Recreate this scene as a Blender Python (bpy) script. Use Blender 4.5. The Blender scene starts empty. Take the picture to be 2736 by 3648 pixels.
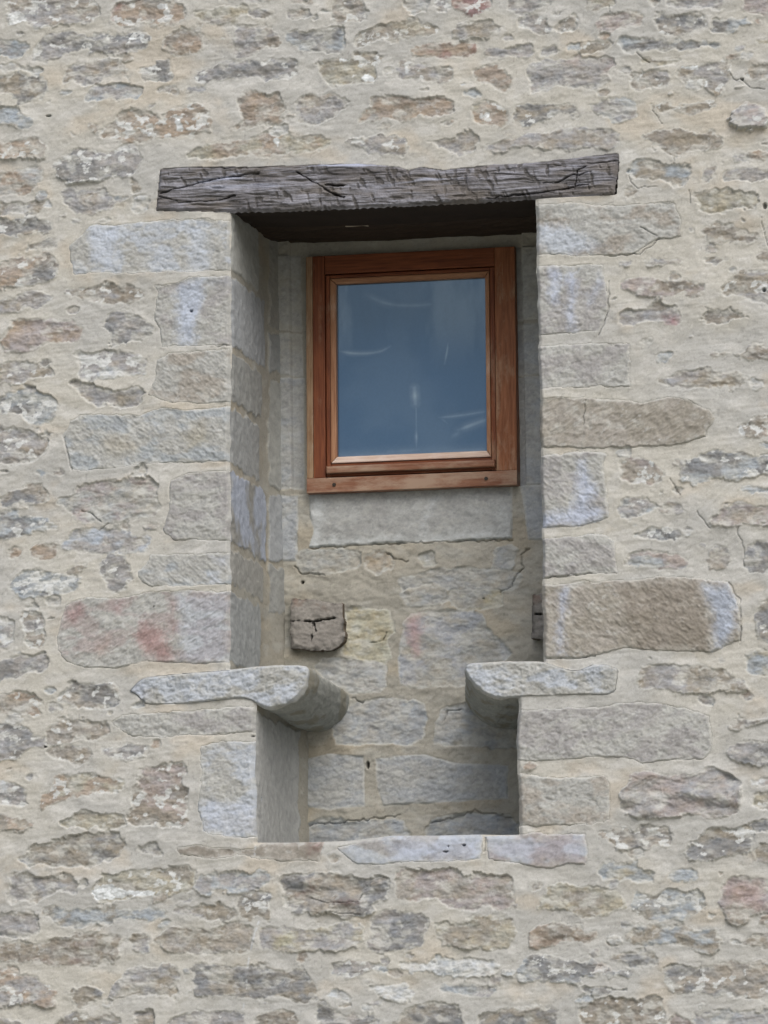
import bpy, bmesh, math, random
import numpy as np
from mathutils import Matrix, Vector
SC = bpy.context.scene
COL = SC.collection
R = math.radians
# ------------------------------------------------------------------ camera
YAW, PIT, ROLL, DIST = 0.208623717, 0.152520698, -0.00726939488, 14.717535
PW, PH = 2736.0, 3648.0
SPX = 2.27 / PW
FPX = DIST / SPX
FW = np.array([-math.sin(YAW)*math.cos(PIT), math.cos(YAW)*math.cos(PIT), math.sin(PIT)])
_r = np.cross(FW, [0, 0, 1.0]); _r /= np.linalg.norm(_r); _u = np.cross(_r, FW)
RV = math.cos(ROLL)*_r + math.sin(ROLL)*_u
UV = -math.sin(ROLL)*_r + math.cos(ROLL)*_u
CP = -FW*DIST
cam_d = bpy.data.cameras.new('camera')
cam_d.sensor_fit = 'HORIZONTAL'; cam_d.sensor_width = 36.0; cam_d.lens = FPX*36.0/PW
cam_d.clip_start = 0.1; cam_d.clip_end = 3000
cam = bpy.data.objects.new('camera', cam_d); COL.objects.link(cam)
M = Matrix(((RV[0], UV[0], -FW[0], CP[0]), (RV[1], UV[1], -FW[1], CP[1]), (RV[2], UV[2], -FW[2], CP[2]), (0, 0, 0, 1)))
cam.matrix_world = M
SC.camera = cam
# ------------------------------------------------------------------ sky and sun (bright overcast)
SUN_EL, SUN_AZ = R(46), R(151)          # azimuth clockwise from +Y; the wall faces -Y
w = bpy.data.worlds.new('World'); SC.world = w; w.use_nodes = True
nt = w.node_tree; bg = nt.nodes['Background']
sky = nt.nodes.new('ShaderNodeTexSky'); sky.sky_type = 'NISHITA'; sky.sun_disc = False
sky.sun_elevation = SUN_EL; sky.sun_rotation = SUN_AZ
sky.air_density = 1.0; sky.dust_density = 7.0; sky.ozone_density = 0.6
nt.links.new(sky.outputs['Color'], bg.inputs['Color']); bg.inputs['Strength'].default_value = 0.115
sd = bpy.data.lights.new('sun', 'SUN'); sd.energy = 1.35; sd.angle = R(50); sd.color = (1.0, 0.98, 0.97)
sun = bpy.data.objects.new('sun', sd); COL.objects.link(sun)
_dir = Vector((math.sin(SUN_AZ)*math.cos(SUN_EL), math.cos(SUN_AZ)*math.cos(SUN_EL), math.sin(SUN_EL)))
sun.rotation_euler = _dir.to_track_quat('Z', 'Y').to_euler(); sun.location = (-6, -14, 14)
SC.view_settings.view_transform = 'Standard'; SC.view_settings.look = 'None'
SC.view_settings.exposure = 0.10; SC.view_settings.gamma = 1.0
# what an unshaded white surface of the wall displays as under this light (linear) -> albedo = wanted / WL
WL = np.array([1.02, 0.91, 0.81])

# ------------------------------------------------------------------ helpers
def unproj(px, py, y=0.0):
    """photo pixel -> world point on the plane Y = y (arrays allowed)"""
    px = np.asarray(px, float); py = np.asarray(py, float)
    d = FW + ((px-PW/2)/FPX)[..., None]*RV - ((py-PH/2)/FPX)[..., None]*UV
    t = (y-CP[1])/d[..., 1]
    return CP + d*t[..., None]
def XZ(px, py, y=0.0):
    p = unproj(px, py, y); return p[..., 0], p[..., 2]
def lin(c):
    c = np.asarray(c, float)/255.0
    return np.where(c <= 0.04045, c/12.92, ((c+0.055)/1.055)**2.4)
def OC(c):
    c = np.asarray(c, float)*.865; return c*.68+c.mean()*.32
def alb(c): return np.clip(lin(c)/WL, 0.004, 0.85)
_rng = np.random.RandomState(7)
_tab = _rng.rand(32, 256, 256).astype(np.float32)
def vn(x, y, s=0):
    t = _tab[s % 32]; o = (s*37) % 101
    x = np.asarray(x, np.float32)+o; y = np.asarray(y, np.float32)+o*1.7
    xi = np.floor(x).astype(np.int32); yi = np.floor(y).astype(np.int32)
    fx = x-xi; fy = y-yi
    fx = fx*fx*(3-2*fx); fy = fy*fy*(3-2*fy)
    x0 = xi & 255; x1 = (xi+1) & 255; y0 = yi & 255; y1 = (yi+1) & 255
    a = t[x0, y0]; b = t[x1, y0]; c = t[x0, y1]; d = t[x1, y1]
    return (a+(b-a)*fx)*(1-fy)+(c+(d-c)*fx)*fy - 0.5          # -.5 .. .5
_rot = [(math.cos(t), math.sin(t)) for t in (.5, 1.3, 2.2, 2.9, .9, 1.8)]
def fbm(x, y, s=0, n=4, g=0.5):
    r = 0; a = 1.0; tot = 0
    for k in range(n):
        ca, sa = _rot[k]; f = 2.03**k
        r = r+a*vn((x*ca-y*sa)*f, (x*sa+y*ca)*f, s+k*3); tot += a; a *= g
    return r/tot*1.5
def sst(a, b, x):
    t = np.clip((x-a)/(b-a), 0, 1); return t*t*(3-2*t)
def chaikin(p, n=1):
    p = np.asarray(p, float)
    for _ in range(n):
        q = np.roll(p, -1, 0)
        p = np.stack([p*.84+q*.16, p*.16+q*.84], 1).reshape(-1, 2)
    return p
def poly_sd(px, pz, poly):
    """signed distance, positive inside"""
    d2 = np.full(px.shape, 1e9, np.float32); ins = np.zeros(px.shape, bool)
    n = len(poly)
    for i in range(n):
        ax, az = poly[i]; bx, bz = poly[(i+1) % n]
        ex, ez = bx-ax, bz-az; L = ex*ex+ez*ez+1e-12
        t = np.clip(((px-ax)*ex+(pz-az)*ez)/L, 0, 1)
        dx = px-ax-t*ex; dz = pz-az-t*ez
        d2 = np.minimum(d2, dx*dx+dz*dz)
        c = ((az > pz) != (bz > pz))
        if abs(ez) > 1e-12: ins ^= c & (px < ex*(pz-az)/ez+ax)
    d = np.sqrt(d2); return np.where(ins, d, -d)
def poly_near(px, pz, poly):
    """closest point on the outline"""
    best = np.full(px.shape, 1e9); ox = px.copy(); oz = pz.copy(); n = len(poly)
    for i in range(n):
        ax, az = poly[i]; bx, bz = poly[(i+1) % n]
        ex, ez = bx-ax, bz-az; L = ex*ex+ez*ez+1e-12
        t = np.clip(((px-ax)*ex+(pz-az)*ez)/L, 0, 1)
        qx = ax+t*ex; qz = az+t*ez; d = (px-qx)**2+(pz-qz)**2
        m = d < best; best[m] = d[m]; ox[m] = qx[m]; oz[m] = qz[m]
    return ox, oz
def line_d(px, pz, pts):
    d2 = np.full(px.shape, 1e9, np.float32)
    for i in range(len(pts)-1):
        ax, az = pts[i]; bx, bz = pts[i+1]
        ex, ez = bx-ax, bz-az; L = ex*ex+ez*ez+1e-12
        t = np.clip(((px-ax)*ex+(pz-az)*ez)/L, 0, 1)
        d2 = np.minimum(d2, (px-ax-t*ex)**2+(pz-az-t*ez)**2)
    return np.sqrt(d2)
def make_mesh(name, V, F, C, mat, parent=None, smooth=True):
    """V n*3, F list/array of quads (m*4) , C n*3 colours"""
    V = np.asarray(V, np.float32); F = np.asarray(F, np.int32)
    used = np.unique(F); mp = np.full(len(V), -1, np.int32); mp[used] = np.arange(len(used))
    V = V[used]; F = mp[F]
    me = bpy.data.meshes.new(name)
    me.vertices.add(len(V)); me.vertices.foreach_set('co', V.ravel())
    me.loops.add(F.size); me.loops.foreach_set('vertex_index', F.ravel())
    me.polygons.add(len(F)); me.polygons.foreach_set('loop_start', np.arange(0, F.size, F.shape[1], dtype=np.int32))
    me.polygons.foreach_set('use_smooth', np.full(len(F), smooth, bool))
    if C is not None:
        c = np.ones((len(V), 4), np.float32); c[:, :3] = np.asarray(C, np.float32)[used]
        a = me.attributes.new('tint', 'FLOAT_COLOR', 'POINT'); a.data.foreach_set('color', c.ravel())
    me.update(calc_edges=True); me.validate()
    me.materials.append(mat)
    o = bpy.data.objects.new(name, me); COL.objects.link(o)
    if parent: o.parent = parent
    return o
def grid_faces(nr, nc):
    i = np.arange(nr*nc).reshape(nr, nc)
    return np.stack([i[:-1, :-1], i[:-1, 1:], i[1:, 1:], i[1:, :-1]], -1).reshape(-1, 4)
def boundary(F):
    """directed edges used once"""
    e = np.concatenate([F[:, [k, (k+1) % 4]] for k in range(4)])
    key = np.sort(e, 1); k = key[:, 0].astype(np.int64)*(1 << 32)+key[:, 1]
    _, inv, cnt = np.unique(k, return_inverse=True, return_counts=True)
    return e[cnt[inv] == 1]

# ------------------------------------------------------------------ materials
def mat_tint(name, rough=0.92, spec=0.25, nscale=330, amt=0.07, bump=0.14, bdist=0.002):
    m = bpy.data.materials.new(name); m.use_nodes = True; t = m.node_tree; b = t.nodes['Principled BSDF']
    at = t.nodes.new('ShaderNodeAttribute'); at.attribute_name = 'tint'
    tc = t.nodes.new('ShaderNodeTexCoord')
    nz = t.nodes.new('ShaderNodeTexNoise'); nz.inputs['Scale'].default_value = nscale; nz.inputs['Detail'].default_value = 3
    t.links.new(tc.outputs['Object'], nz.inputs['Vector'])
    mr = t.nodes.new('ShaderNodeMapRange'); mr.inputs['From Min'].default_value = 0.3; mr.inputs['From Max'].default_value = 0.7
    mr.inputs['To Min'].default_value = 1-amt; mr.inputs['To Max'].default_value = 1+amt
    t.links.new(nz.outputs['Fac'], mr.inputs['Value'])
    mx = t.nodes.new('ShaderNodeVectorMath'); mx.operation = 'SCALE'
    t.links.new(at.outputs['Color'], mx.inputs[0]); t.links.new(mr.outputs['Result'], mx.inputs['Scale'])
    t.links.new(mx.outputs[0], b.inputs['Base Color'])
    b.inputs['Roughness'].default_value = rough; b.inputs['Specular IOR Level'].default_value = spec
    if bump:
        bp = t.nodes.new('ShaderNodeBump'); bp.inputs['Strength'].default_value = bump; bp.inputs['Distance'].default_value = bdist
        t.links.new(nz.outputs['Fac'], bp.inputs['Height']); t.links.new(bp.outputs['Normal'], b.inputs['Normal'])
    return m
MAT_STONE = mat_tint('masonry_stone')
MAT_OAK = mat_tint('weathered_oak', rough=0.8, nscale=260, amt=0.12)
def mat_wood(name, dark, light, pale, axis, pale_amt, rough=0.5):
    """stained softwood / tropical wood with grain along an axis and bleached worn patches"""
    m = bpy.data.materials.new(name); m.use_nodes = True; t = m.node_tree; b = t.nodes['Principled BSDF']; L = t.links
    tc = t.nodes.new('ShaderNodeTexCoord'); mp = t.nodes.new('ShaderNodeMapping')
    s = [60, 60, 60]; s[axis] = 4.0; mp.inputs['Scale'].default_value = s
    L.new(tc.outputs['Object'], mp.inputs['Vector'])
    n1 = t.nodes.new('ShaderNodeTexNoise'); n1.inputs['Scale'].default_value = 2.2; n1.inputs['Detail'].default_value = 6; n1.inputs['Roughness'].default_value = 0.65
    L.new(mp.outputs[0], n1.inputs['Vector'])
    r1 = t.nodes.new('ShaderNodeValToRGB'); e = r1.color_ramp.elements
    e[0].position = 0.34; e[0].color = (*dark, 1); e[1].position = 0.66; e[1].color = (*light, 1)
    L.new(n1.outputs['Fac'], r1.inputs['Fac'])
    n2 = t.nodes.new('ShaderNodeTexNoise'); n2.inputs['Scale'].default_value = 9; n2.inputs['Detail'].default_value = 7; n2.inputs['Roughness'].default_value = 0.7
    mp2 = t.nodes.new('ShaderNodeMapping'); s2 = [1.6, 1.6, 1.6]; s2[axis] = 0.5; mp2.inputs['Scale'].default_value = s2
    L.new(tc.outputs['Object'], mp2.inputs['Vector']); L.new(mp2.outputs[0], n2.inputs['Vector'])
    r2 = t.nodes.new('ShaderNodeMapRange'); r2.inputs['From Min'].default_value = 0.62-pale_amt; r2.inputs['From Max'].default_value = 0.78-pale_amt; r2.inputs['To Max'].default_value = 0.8
    L.new(n2.outputs['Fac'], r2.inputs['Value'])
    mx = t.nodes.new('ShaderNodeMix'); mx.data_type = 'RGBA'; mx.inputs['B'].default_value = (*pale, 1)
    L.new(r2.outputs['Result'], mx.inputs['Factor']); L.new(r1.outputs['Color'], mx.inputs['A'])
    L.new(mx.outputs['Result'], b.inputs['Base Color'])
    bp = t.nodes.new('ShaderNodeBump'); bp.inputs['Strength'].default_value = 0.35; bp.inputs['Distance'].default_value = 0.001
    L.new(n1.outputs['Fac'], bp.inputs['Height']); L.new(bp.outputs['Normal'], b.inputs['Normal'])
    b.inputs['Roughness'].default_value = rough; b.inputs['Specular IOR Level'].default_value = 0.3
    return m

# ------------------------------------------------------------------ the stones, traced from the photograph
# tile origin in photo pixels, 1.659 tile pixels per photo pixel.   colours:flags:bottom projection (mm):outline
PAL = dict(g=(143,138,134), G=(117,115,113), t=(144,135,123), T=(130,120,107), o=(147,130,113), p=(148,136,130),
           r=(142,113,101), R=(130,98,94), y=(153,145,126), Y=(137,128,114), b=(144,147,148), B=(158,161,166),
           w=(176,174,170), d=(153,150,143), l=(161,157,150))
STONES = '''
@ 0 0
gt:w:6:55,10 130,-5 560,-5 575,60 545,130 400,150 270,165 150,150 45,150 50,80
ot:w:8:670,60 700,25 830,10 1000,5 1095,40 1090,110 1030,150 940,150 830,125 700,155 665,110
yt::4:1140,80 1250,50 1430,40 1460,60 1390,95 1375,125 1290,130 1190,110
tg::2:1490,75 1590,65 1600,85 1560,100 1500,100
tg::2:1370,-5 1620,-5 1600,20 1480,15
Gg:w:6:190,345 215,270 255,215 420,185 490,210 560,200 700,200 860,200 885,230 870,280 800,300 640,310 540,300 530,250 430,310 340,350 240,360
oT::3:955,250 1000,215 1070,160 1110,190 1160,150 1190,150 1175,240 1165,310 1085,318 1000,310 960,300
gT::3:1390,150 1480,140 1600,160 1640,200 1659,240 1640,270 1520,290 1460,320 1400,330 1390,240
gb::3:0,250 60,245 150,250 180,275 130,330 60,330 0,345
gt::2:370,505 360,470 395,390 500,365 600,350 700,365 730,410 770,460 760,480 700,440 650,455 600,470 560,500 500,505 430,480
YG::3:0,450 60,470 110,415 180,445 275,490 280,525 230,545 200,590 100,595 75,550 0,550
gG:w:2:830,420 900,390 940,355 990,350 1000,465 940,470 850,470
gb::3:500,590 530,520 600,505 720,500 830,515 830,560 740,575 640,575 540,590
tg:w:3:910,520 960,505 1040,520 1030,550 920,550
gG:w:3:1160,440 1270,395 1420,370 1600,370 1745,365 1735,440 1640,465 1500,465 1380,445 1300,470 1180,495
gY::3:1110,510 1200,500 1260,535 1195,555 1120,540
bY::5:0,650 70,635 110,680 190,690 185,740 80,745 0,755
ot:w:7:605,780 670,700 700,645 800,665 900,670 960,690 1040,640 1230,635 1240,760 1180,790 1060,800 990,810 860,815 720,840 620,800
oT::4:1385,590 1470,545 1540,570 1650,550 1659,590 1659,720 1600,730 1540,720 1480,745 1390,765 1430,690
ot:w:15:0,830 100,830 230,820 255,870 270,925 210,945 150,930 100,950 30,940 0,955
Gg:ww:11:320,985 440,875 540,900 640,905 700,870 810,870 820,930 790,1010 690,1035 580,1055 380,1080 340,1050
ol::1:0,1020 200,990 240,1000 220,1080 170,1160 60,1150 0,1180
gY::2:0,1190 60,1190 150,1220 240,1200 240,1235 110,1265 0,1250
tg::3:370,1130 480,1100 600,1130 650,1180 680,1240 560,1265 470,1265 390,1210
yo::2:1090,920 1180,870 1350,840 1490,820 1620,810 1880,800 1960,830 1920,870 1750,900 1580,915 1400,920 1200,935
YG:w:7:0,1310 120,1295 230,1300 300,1325 300,1365 190,1380 80,1395 0,1390
gt::3:165,1440 300,1420 330,1440 310,1460 170,1465
tY::8:515,800 530,730 570,760
Yt::2:775,1080 840,1080 835,1130 780,1130
lw::2:780,1180 880,1150 870,1250 780,1250
lw::1:0,385 120,385 250,410 200,440 110,405 0,420
Bd:Jq:3:410,1450 470,1400 530,1335 800,1320 1000,1300 1360,1305 1360,1595 1200,1600 1000,1600 800,1610 440,1620 420,1540
@ 900 0
gt::2:210,70 300,60 390,85 380,110 220,100
gt:w:5:460,40 490,10 560,-5 640,20 680,110 640,145 580,110 520,130 480,110
tl::2:915,-5 1010,-5 1020,50 950,85 910,30
gw:w:2:1090,-5 1150,-5 1160,70 1090,60
Rr:w:3:1190,-5 1400,-5 1415,65 1340,70 1290,95 1190,70
bG::2:210,190 330,180 530,185 550,220 520,295 440,285 340,290 250,260 200,230
Yt:w:3:610,260 640,185 740,155 880,120 960,115 1000,160 1100,180 1090,200 960,215 830,235 700,250
Yg::9:1165,180 1220,140 1400,130 1490,150 1440,200 1390,235 1270,230 1190,215
ro::3:940,265 1050,255 1180,265 1310,265 1300,300 1250,325 1130,335 980,340
yY:w:3:370,370 480,350 560,360 600,320 720,310 760,350 720,400 720,480 640,490 560,510 430,500 395,440
tg:w:4:870,380 930,385 1000,380 1080,400 1170,400 1180,470 1100,480 1000,465 910,480 875,460
to::4:1280,400 1400,385 1470,400 1530,450 1500,540 1440,540 1400,500 1310,470
gt::3:255,640 300,580 400,580 540,565 560,620 480,670 400,740 340,755 290,730
to::4:610,725 640,680 690,620 720,575 880,570 1110,575 1180,620 1185,660 1080,680 970,690 880,715 800,680 700,720
yo:w:5:1295,610 1400,595 1490,620 1510,700 1450,740 1330,730 1300,690
bw::2:1250,550 1300,530 1350,560 1310,580
gt:w:5:550,830 650,800 850,790 900,830 910,880 860,930 780,900 700,890 600,860
gt::6:1030,830 1200,810 1260,780 1330,830 1290,890 1200,900 1100,880
@ 1736 0
Gg::4:110,50 150,-5 420,-5 370,35 290,60 200,70
yt::5:580,-5 700,-5 760,10 720,40 640,60 600,50
gY::4:960,-5 1190,-5 1450,-5 1380,40 1220,40 1140,45 1050,20
pt::5:1510,30 1560,-5 1659,-5 1659,70 1580,75 1510,60
gT:w:4:195,135 250,95 320,90 360,150 340,200 280,195 250,160
tl:w:2:410,130 520,100 510,170 430,190
tp::4:630,130 700,100 850,70 905,100 895,150 760,165 650,180
Gt:w:9:1000,130 1020,90 1130,90 1270,90 1300,150 1220,180 1100,205 1020,190
Gb::3:1330,130 1400,110 1550,120 1560,140 1470,165 1440,190 1350,170
tg::6:0,290 100,295 170,280 260,250 270,320 180,350 60,330 0,320
tg::2:320,290 400,270 420,310 330,320
Yg:w:3:540,270 640,250 720,250 700,300 560,310
bG::4:785,270 800,230 960,220 1000,240 1200,250 1370,250 1365,275 1200,280 1100,290 960,300 800,300
oy::4:1590,230 1659,220 1659,265 1600,265
gp::4:250,390 400,360 540,345 730,340 750,380 700,440 730,480 660,510 520,520 430,500 340,520 260,540
yY::2:920,350 1150,345 1130,370 1000,385
gt:w:4:850,460 920,430 1060,415 1075,460 1060,500 960,520 880,545 855,510
Yg:w:5:1125,430 1170,390 1270,385 1380,345 1430,390 1430,450 1390,520 1350,540 1280,490 1160,470
tl:w:3:1520,440 1560,385 1659,380 1659,440 1600,470 1540,460
GY:w:4:155,630 200,610 330,620 500,615 545,660 520,690 440,660 370,700 330,720 240,740 160,710
bg::3:595,640 680,590 870,590 880,650 860,680 760,715 660,670
YT:w:4:950,620 1010,605 1150,615 1240,590 1330,600 1310,660 1210,680 1100,650 1020,680 980,650
gp:w:24:1415,735 1470,660 1530,600 1600,590 1640,640 1640,740 1430,750
gt::9:0,870 100,830 250,800 400,770 600,760 750,790 785,840 740,880 620,880 520,870 440,890 340,870 200,860 60,890
YT::4:910,805 1000,785 1180,770 1250,800 1310,760 1380,800 1380,860 1280,870 1160,890 1090,920 1030,880 960,840
gt::3:1590,850 1659,800 1659,870
to::3:1540,895 1659,900 1659,930 1560,920
bY::3:840,1020 870,960 980,950 1040,985 1200,990 1205,1080 1100,1095 1050,1080 960,1060 880,1060
gt::6:1260,1075 1320,980 1355,980 1330,1040 1290,1080
gt::3:1400,1010 1470,1010 1570,1010 1659,1020 1659,1050 1560,1050 1430,1060
yY::3:1200,1145 1340,1140 1440,1140 1590,1150 1580,1190 1560,1240 1460,1240 1340,1250 1270,1230
YT::4:1240,1360 1340,1330 1420,1330 1530,1360 1590,1430 1560,1445 1400,1440 1310,1400
td:Jq:3:285,1215 480,1200 700,1215 830,1220 990,1200 1100,1200 1140,1290 1150,1400 1010,1420 870,1500 720,1510 500,1510 285,1500
YT::3:1580,1500 1659,1500 1659,1540 1600,1540
YG::5:1280,1540 1400,1510 1440,1530 1370,1570
tg::6:930,1560 1000,1530 1150,1535 1050,1570
@ 0 900
oG:w:12:0,70 80,40 180,30 290,0 335,90 310,160 180,180 60,210 0,225
gY::13:0,310 90,285 120,245 200,240 310,255 300,290 220,315 140,320 100,350 0,385
Tg:w:9:385,235 460,205 600,190 700,215 850,230 860,250 780,280 700,290 590,310 510,270 430,265
op::9:20,520 60,430 110,395 170,430 220,410 300,400 440,395 500,440 470,520 300,545 100,585 30,560
Gg::4:630,430 660,370 710,345 850,400 885,430 885,500 820,530 720,510 650,545 650,480
dg:Jq:3:905,190 1050,185 1130,150 1365,138 1365,545 1290,550 1140,555 960,550 950,450 910,400 915,310 935,240
gw:ww:7:440,580 520,595 640,600 740,600 850,630 850,730 700,740 560,735 470,740 490,670
gY:w:11:0,690 140,660 290,690 290,720 180,740 90,770 0,785
dt:Jk:3:930,630 1000,595 1365,570 1365,880 1230,885 1000,885 880,840 900,780 920,720
gY::4:470,800 600,805 700,810 800,795 840,820 820,890 720,905 560,885 460,860
Gb:ww:8:0,850 200,825 320,845 325,975 200,1000 120,960 0,920
db:Jk:3:380,1080 420,1000 470,965 620,960 820,965 950,920 1100,930 1365,910 1365,1240 1100,1240 900,1240 700,1270 480,1290 420,1280 400,1180
gT:w:5:0,1045 60,1030 150,1060 290,1070 300,1130 260,1190 160,1240 80,1260 0,1230
gb::3:210,1290 350,1280 360,1310 260,1320
tG::5:10,1450 60,1400 180,1370 230,1390 290,1430 280,1460 200,1480 120,1450 20,1490
dp::6:330,1460 480,1390 620,1355 930,1345 930,1540 800,1560 700,1590 560,1590 440,1590 390,1520
dg:Jq:3:1000,1350 1100,1310 1365,1290 1365,1700 1030,1700 960,1640 990,1560 1000,1450
Gb:w:8:0,1560 100,1530 180,1560 275,1560 270,1640 200,1660 180,1690 0,1690
@ 0 1800
Bg::6:360,240 420,150 560,150 700,150 800,190 890,210 860,250 780,275 640,265 480,275 380,265
To::6:170,290 210,225 330,220 345,270 300,310 200,300
To::3:50,280 90,255 130,270 110,310 60,310
Yg::5:400,390 520,335 470,400 420,410
Gb:ww:10:60,490 80,430 120,390 250,390 350,415 470,430 480,500 360,505 270,520 120,550
Gg:w:6:595,400 630,310 700,310 770,330 780,420 720,490 650,480 610,430
db:Jk:3:810,390 900,300 1100,285 1365,275 1365,460 1150,475 900,485 840,460
dp:Jk:4:340,790 365,650 420,570 520,545 700,560 880,515 1100,500 1365,510 1365,930 1200,940 1000,930 870,920 700,960 470,960 400,930 340,860
wg:w:5:0,640 80,680 75,790 30,850 0,850
tg:ww:5:140,640 210,640 270,730 240,830 180,845 140,790
gG::4:0,950 80,900 130,890 250,880 280,910 270,960 160,970 80,1020 0,1040
Gt:w:3:340,1150 420,1050 520,1050 680,1060 690,1190 580,1190 480,1195 400,1170
ot:w:8:0,1130 100,1110 230,1150 200,1200 230,1240 120,1230 0,1210
dg:Jq:3:660,1280 720,1240 1000,1230 1200,1200 1500,1190 1535,1260 1535,1345 1300,1350 1000,1370 780,1370 690,1320
gG:w:11:0,1310 120,1310 240,1380 260,1420 160,1440 90,1500 0,1510
tp:w:5:290,1310 380,1260 560,1280 640,1300 630,1340 560,1370 460,1360 380,1400 300,1420
gt:w:4:290,1450 400,1430 530,1450 500,1490 460,1530 380,1500
gG:w:9:600,1440 700,1420 870,1430 840,1470 700,1500 620,1490
Bd:Jq:3:1190,1425 1300,1400 1535,1395 1535,1957 1390,1960 1200,1930 1175,1800 1190,1600
@ 0 2648
pT:w:3:770,470 775,300 830,180 1000,120 1080,110 1080,240 1110,270 1105,490 1050,490 930,475
gw:ww:5:0,240 80,230 150,290 130,350 60,340 0,350
oy:w:10:260,330 330,220 420,200 560,200 730,200 720,290 560,295 420,295 300,370 250,380
oY::15:0,420 90,430 180,470 200,490 130,520 0,530
yY::4:360,480 420,430 560,420 650,405 710,440 730,480 600,490 430,490
YG::5:100,690 160,650 180,600 380,580 420,550 740,550 740,620 680,690 540,710 380,715 120,725
tG::2:800,625 900,600 970,660 870,660
Tt:S:4:1030,620 1160,600 1230,620 1500,625 1540,590 1830,572 1905,590 1890,700 1840,700 1770,690 1640,700 1520,680 1400,660 1270,685 1060,660
gt::3:50,900 70,810 130,770 260,790 400,780 450,840 440,890 350,860 250,900 200,940 80,930
yY:w:4:540,870 600,820 620,770 800,750 1050,750 1110,730 1150,760 1140,850 1040,880 940,880 800,900 620,930
bg::12:1165,790 1280,770 1600,760 1580,820 1480,860 1330,860 1200,885 1165,850
YG:w:5:1430,920 1500,900 1580,880 1600,920 1550,950 1600,1000 1580,1025 1460,1030 1425,970
bY::3:265,990 300,970 440,980 500,1000 640,970 960,980 970,1020 880,1050 780,1050 520,1060 420,1070 300,1050
Yg::3:1030,970 1200,960 1330,970 1380,1010 1340,1040 1200,1045 1090,1010
gt::3:0,1020 60,1010 200,1020 215,1110 130,1140 50,1130 0,1110
TY::6:0,1190 100,1180 250,1190 340,1140 480,1130 710,1140 720,1190 700,1270 540,1300 420,1300 280,1300 170,1280 0,1270
gY::3:770,1140 870,1125 880,1230 830,1240 780,1220
tY::6:905,1150 1000,1100 1240,1100 1330,1080 1440,1075 1480,1120 1480,1200 1420,1250 1340,1230 1180,1245 1100,1230 980,1220
go::3:0,1350 60,1330 110,1340 100,1370 0,1370
go:w:13:0,1420 120,1380 220,1370 270,1420 320,1470 320,1560 250,1560 180,1540 0,1560
YG::5:420,1480 500,1430 580,1440 600,1480 540,1500 490,1550 440,1530
Yg::4:660,1480 680,1390 790,1340 900,1330 1010,1330 1065,1380 1020,1400 1050,1490 920,1510 800,1480 680,1510
YG::5:1130,1310 1260,1310 1420,1330 1640,1320 1790,1340 1830,1400 1875,1440 1865,1510 1740,1530 1670,1500 1500,1490 1360,1480 1160,1500 1140,1400
gt::4:800,1590 920,1565 920,1665 800,1665
gY:w:3:330,1640 400,1610 700,1615 690,1665 330,1665
Yg::3:0,1640 100,1635 200,1650 210,1665 0,1665
gG:w:4:1000,1640 1100,1610 1200,1590 1430,1580 1430,1665 1000,1665
TY::4:1500,1600 1600,1575 1740,1600 1760,1665 1500,1665
@ 900 2648
Bg:S:4:500,620 620,590 830,535 1100,535 1330,535 1360,560 1355,690 1240,690 1060,700 860,710 620,720 570,680
Bp:S:6:1375,550 1580,535 1967,540 1977,600 1962,715 1860,720 1770,740 1680,735 1570,710 1390,690
Gt:R:9:185,790 260,770 400,750 540,780 620,800 770,800 800,830 790,930 700,950 710,990 560,1010 380,1000 260,1000 190,970
tp::4:850,750 1000,755 1200,750 1240,800 1290,800 1360,760 1540,800 1530,960 1330,970 1180,950 1060,920 860,930
gy::11:60,1090 320,1110 520,1080 650,1090 650,1170 560,1220 430,1230 330,1205 180,1235 60,1215
Gg::5:720,1020 870,985 1020,1010 1015,1150 1020,1205 680,1215 690,1150
yY::10:1095,1060 1250,1050 1420,1030 1540,1040 1540,1150 1500,1210 1280,1210 1130,1205 1100,1150
bg:w:4:450,1310 600,1290 740,1300 780,1340 640,1370 520,1390 460,1370
bw:w:8:850,1295 1000,1300 1120,1260 1300,1290 1440,1310 1420,1370 1280,1380 1130,1350 960,1355
gw:w:6:680,1450 780,1415 900,1440 940,1500 840,1520 760,1490
bg::4:1110,1450 1220,1440 1330,1440 1440,1460 1380,1505 1290,1490 1180,1470
lw::4:480,1460 560,1490 560,1520 460,1490
gG::3:390,1550 450,1560 580,1610 740,1620 740,1665 340,1665 400,1600
YG::4:780,1665 880,1600 1000,1560 1120,1540 1210,1540 1235,1620 1230,1665
GY::4:1330,1590 1500,1580 1650,1560 1790,1550 1800,1665 1350,1665
@ 1736 900
dg:Jq:3:285,75 480,75 680,70 690,180 715,250 710,380 660,460 500,475 285,490
pT::13:785,190 850,145 980,150 1080,180 1290,180 1290,220 1240,250 1140,255 1000,245 880,240
gY:w:4:1390,200 1450,150 1540,110 1659,120 1659,280 1600,295 1540,280 1500,240 1400,245
gt::5:770,350 930,345 1000,320 1060,340 1120,360 1130,430 1060,435 1020,410 860,430 800,410
GT::3:1255,370 1300,330 1330,360 1460,350 1550,370 1540,390 1400,400 1340,415 1270,410
dg:Jq:3:290,560 440,540 600,535 830,545 850,640 845,790 640,795 500,800 290,800
bG::3:1000,640 1040,590 1100,580 1060,650
Tt::6:1310,600 1380,575 1500,590 1560,550 1650,580 1659,620 1500,620 1380,610
gY::5:1000,750 1150,715 1290,705 1480,705 1520,760 1490,800 1330,800 1180,790
tY:Jk:3:290,870 400,855 560,855 760,880 900,880 1100,860 1200,880 1310,930 1340,980 1290,1090 1180,1120 1020,1140 840,1150 560,1150 290,1155
To:w:4:1500,1020 1560,960 1659,955 1659,1060 1560,1095 1520,1060
dg:Jk:3:295,1200 520,1180 700,1190 690,1260 700,1390 720,1560 660,1590 500,1620 295,1630
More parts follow.
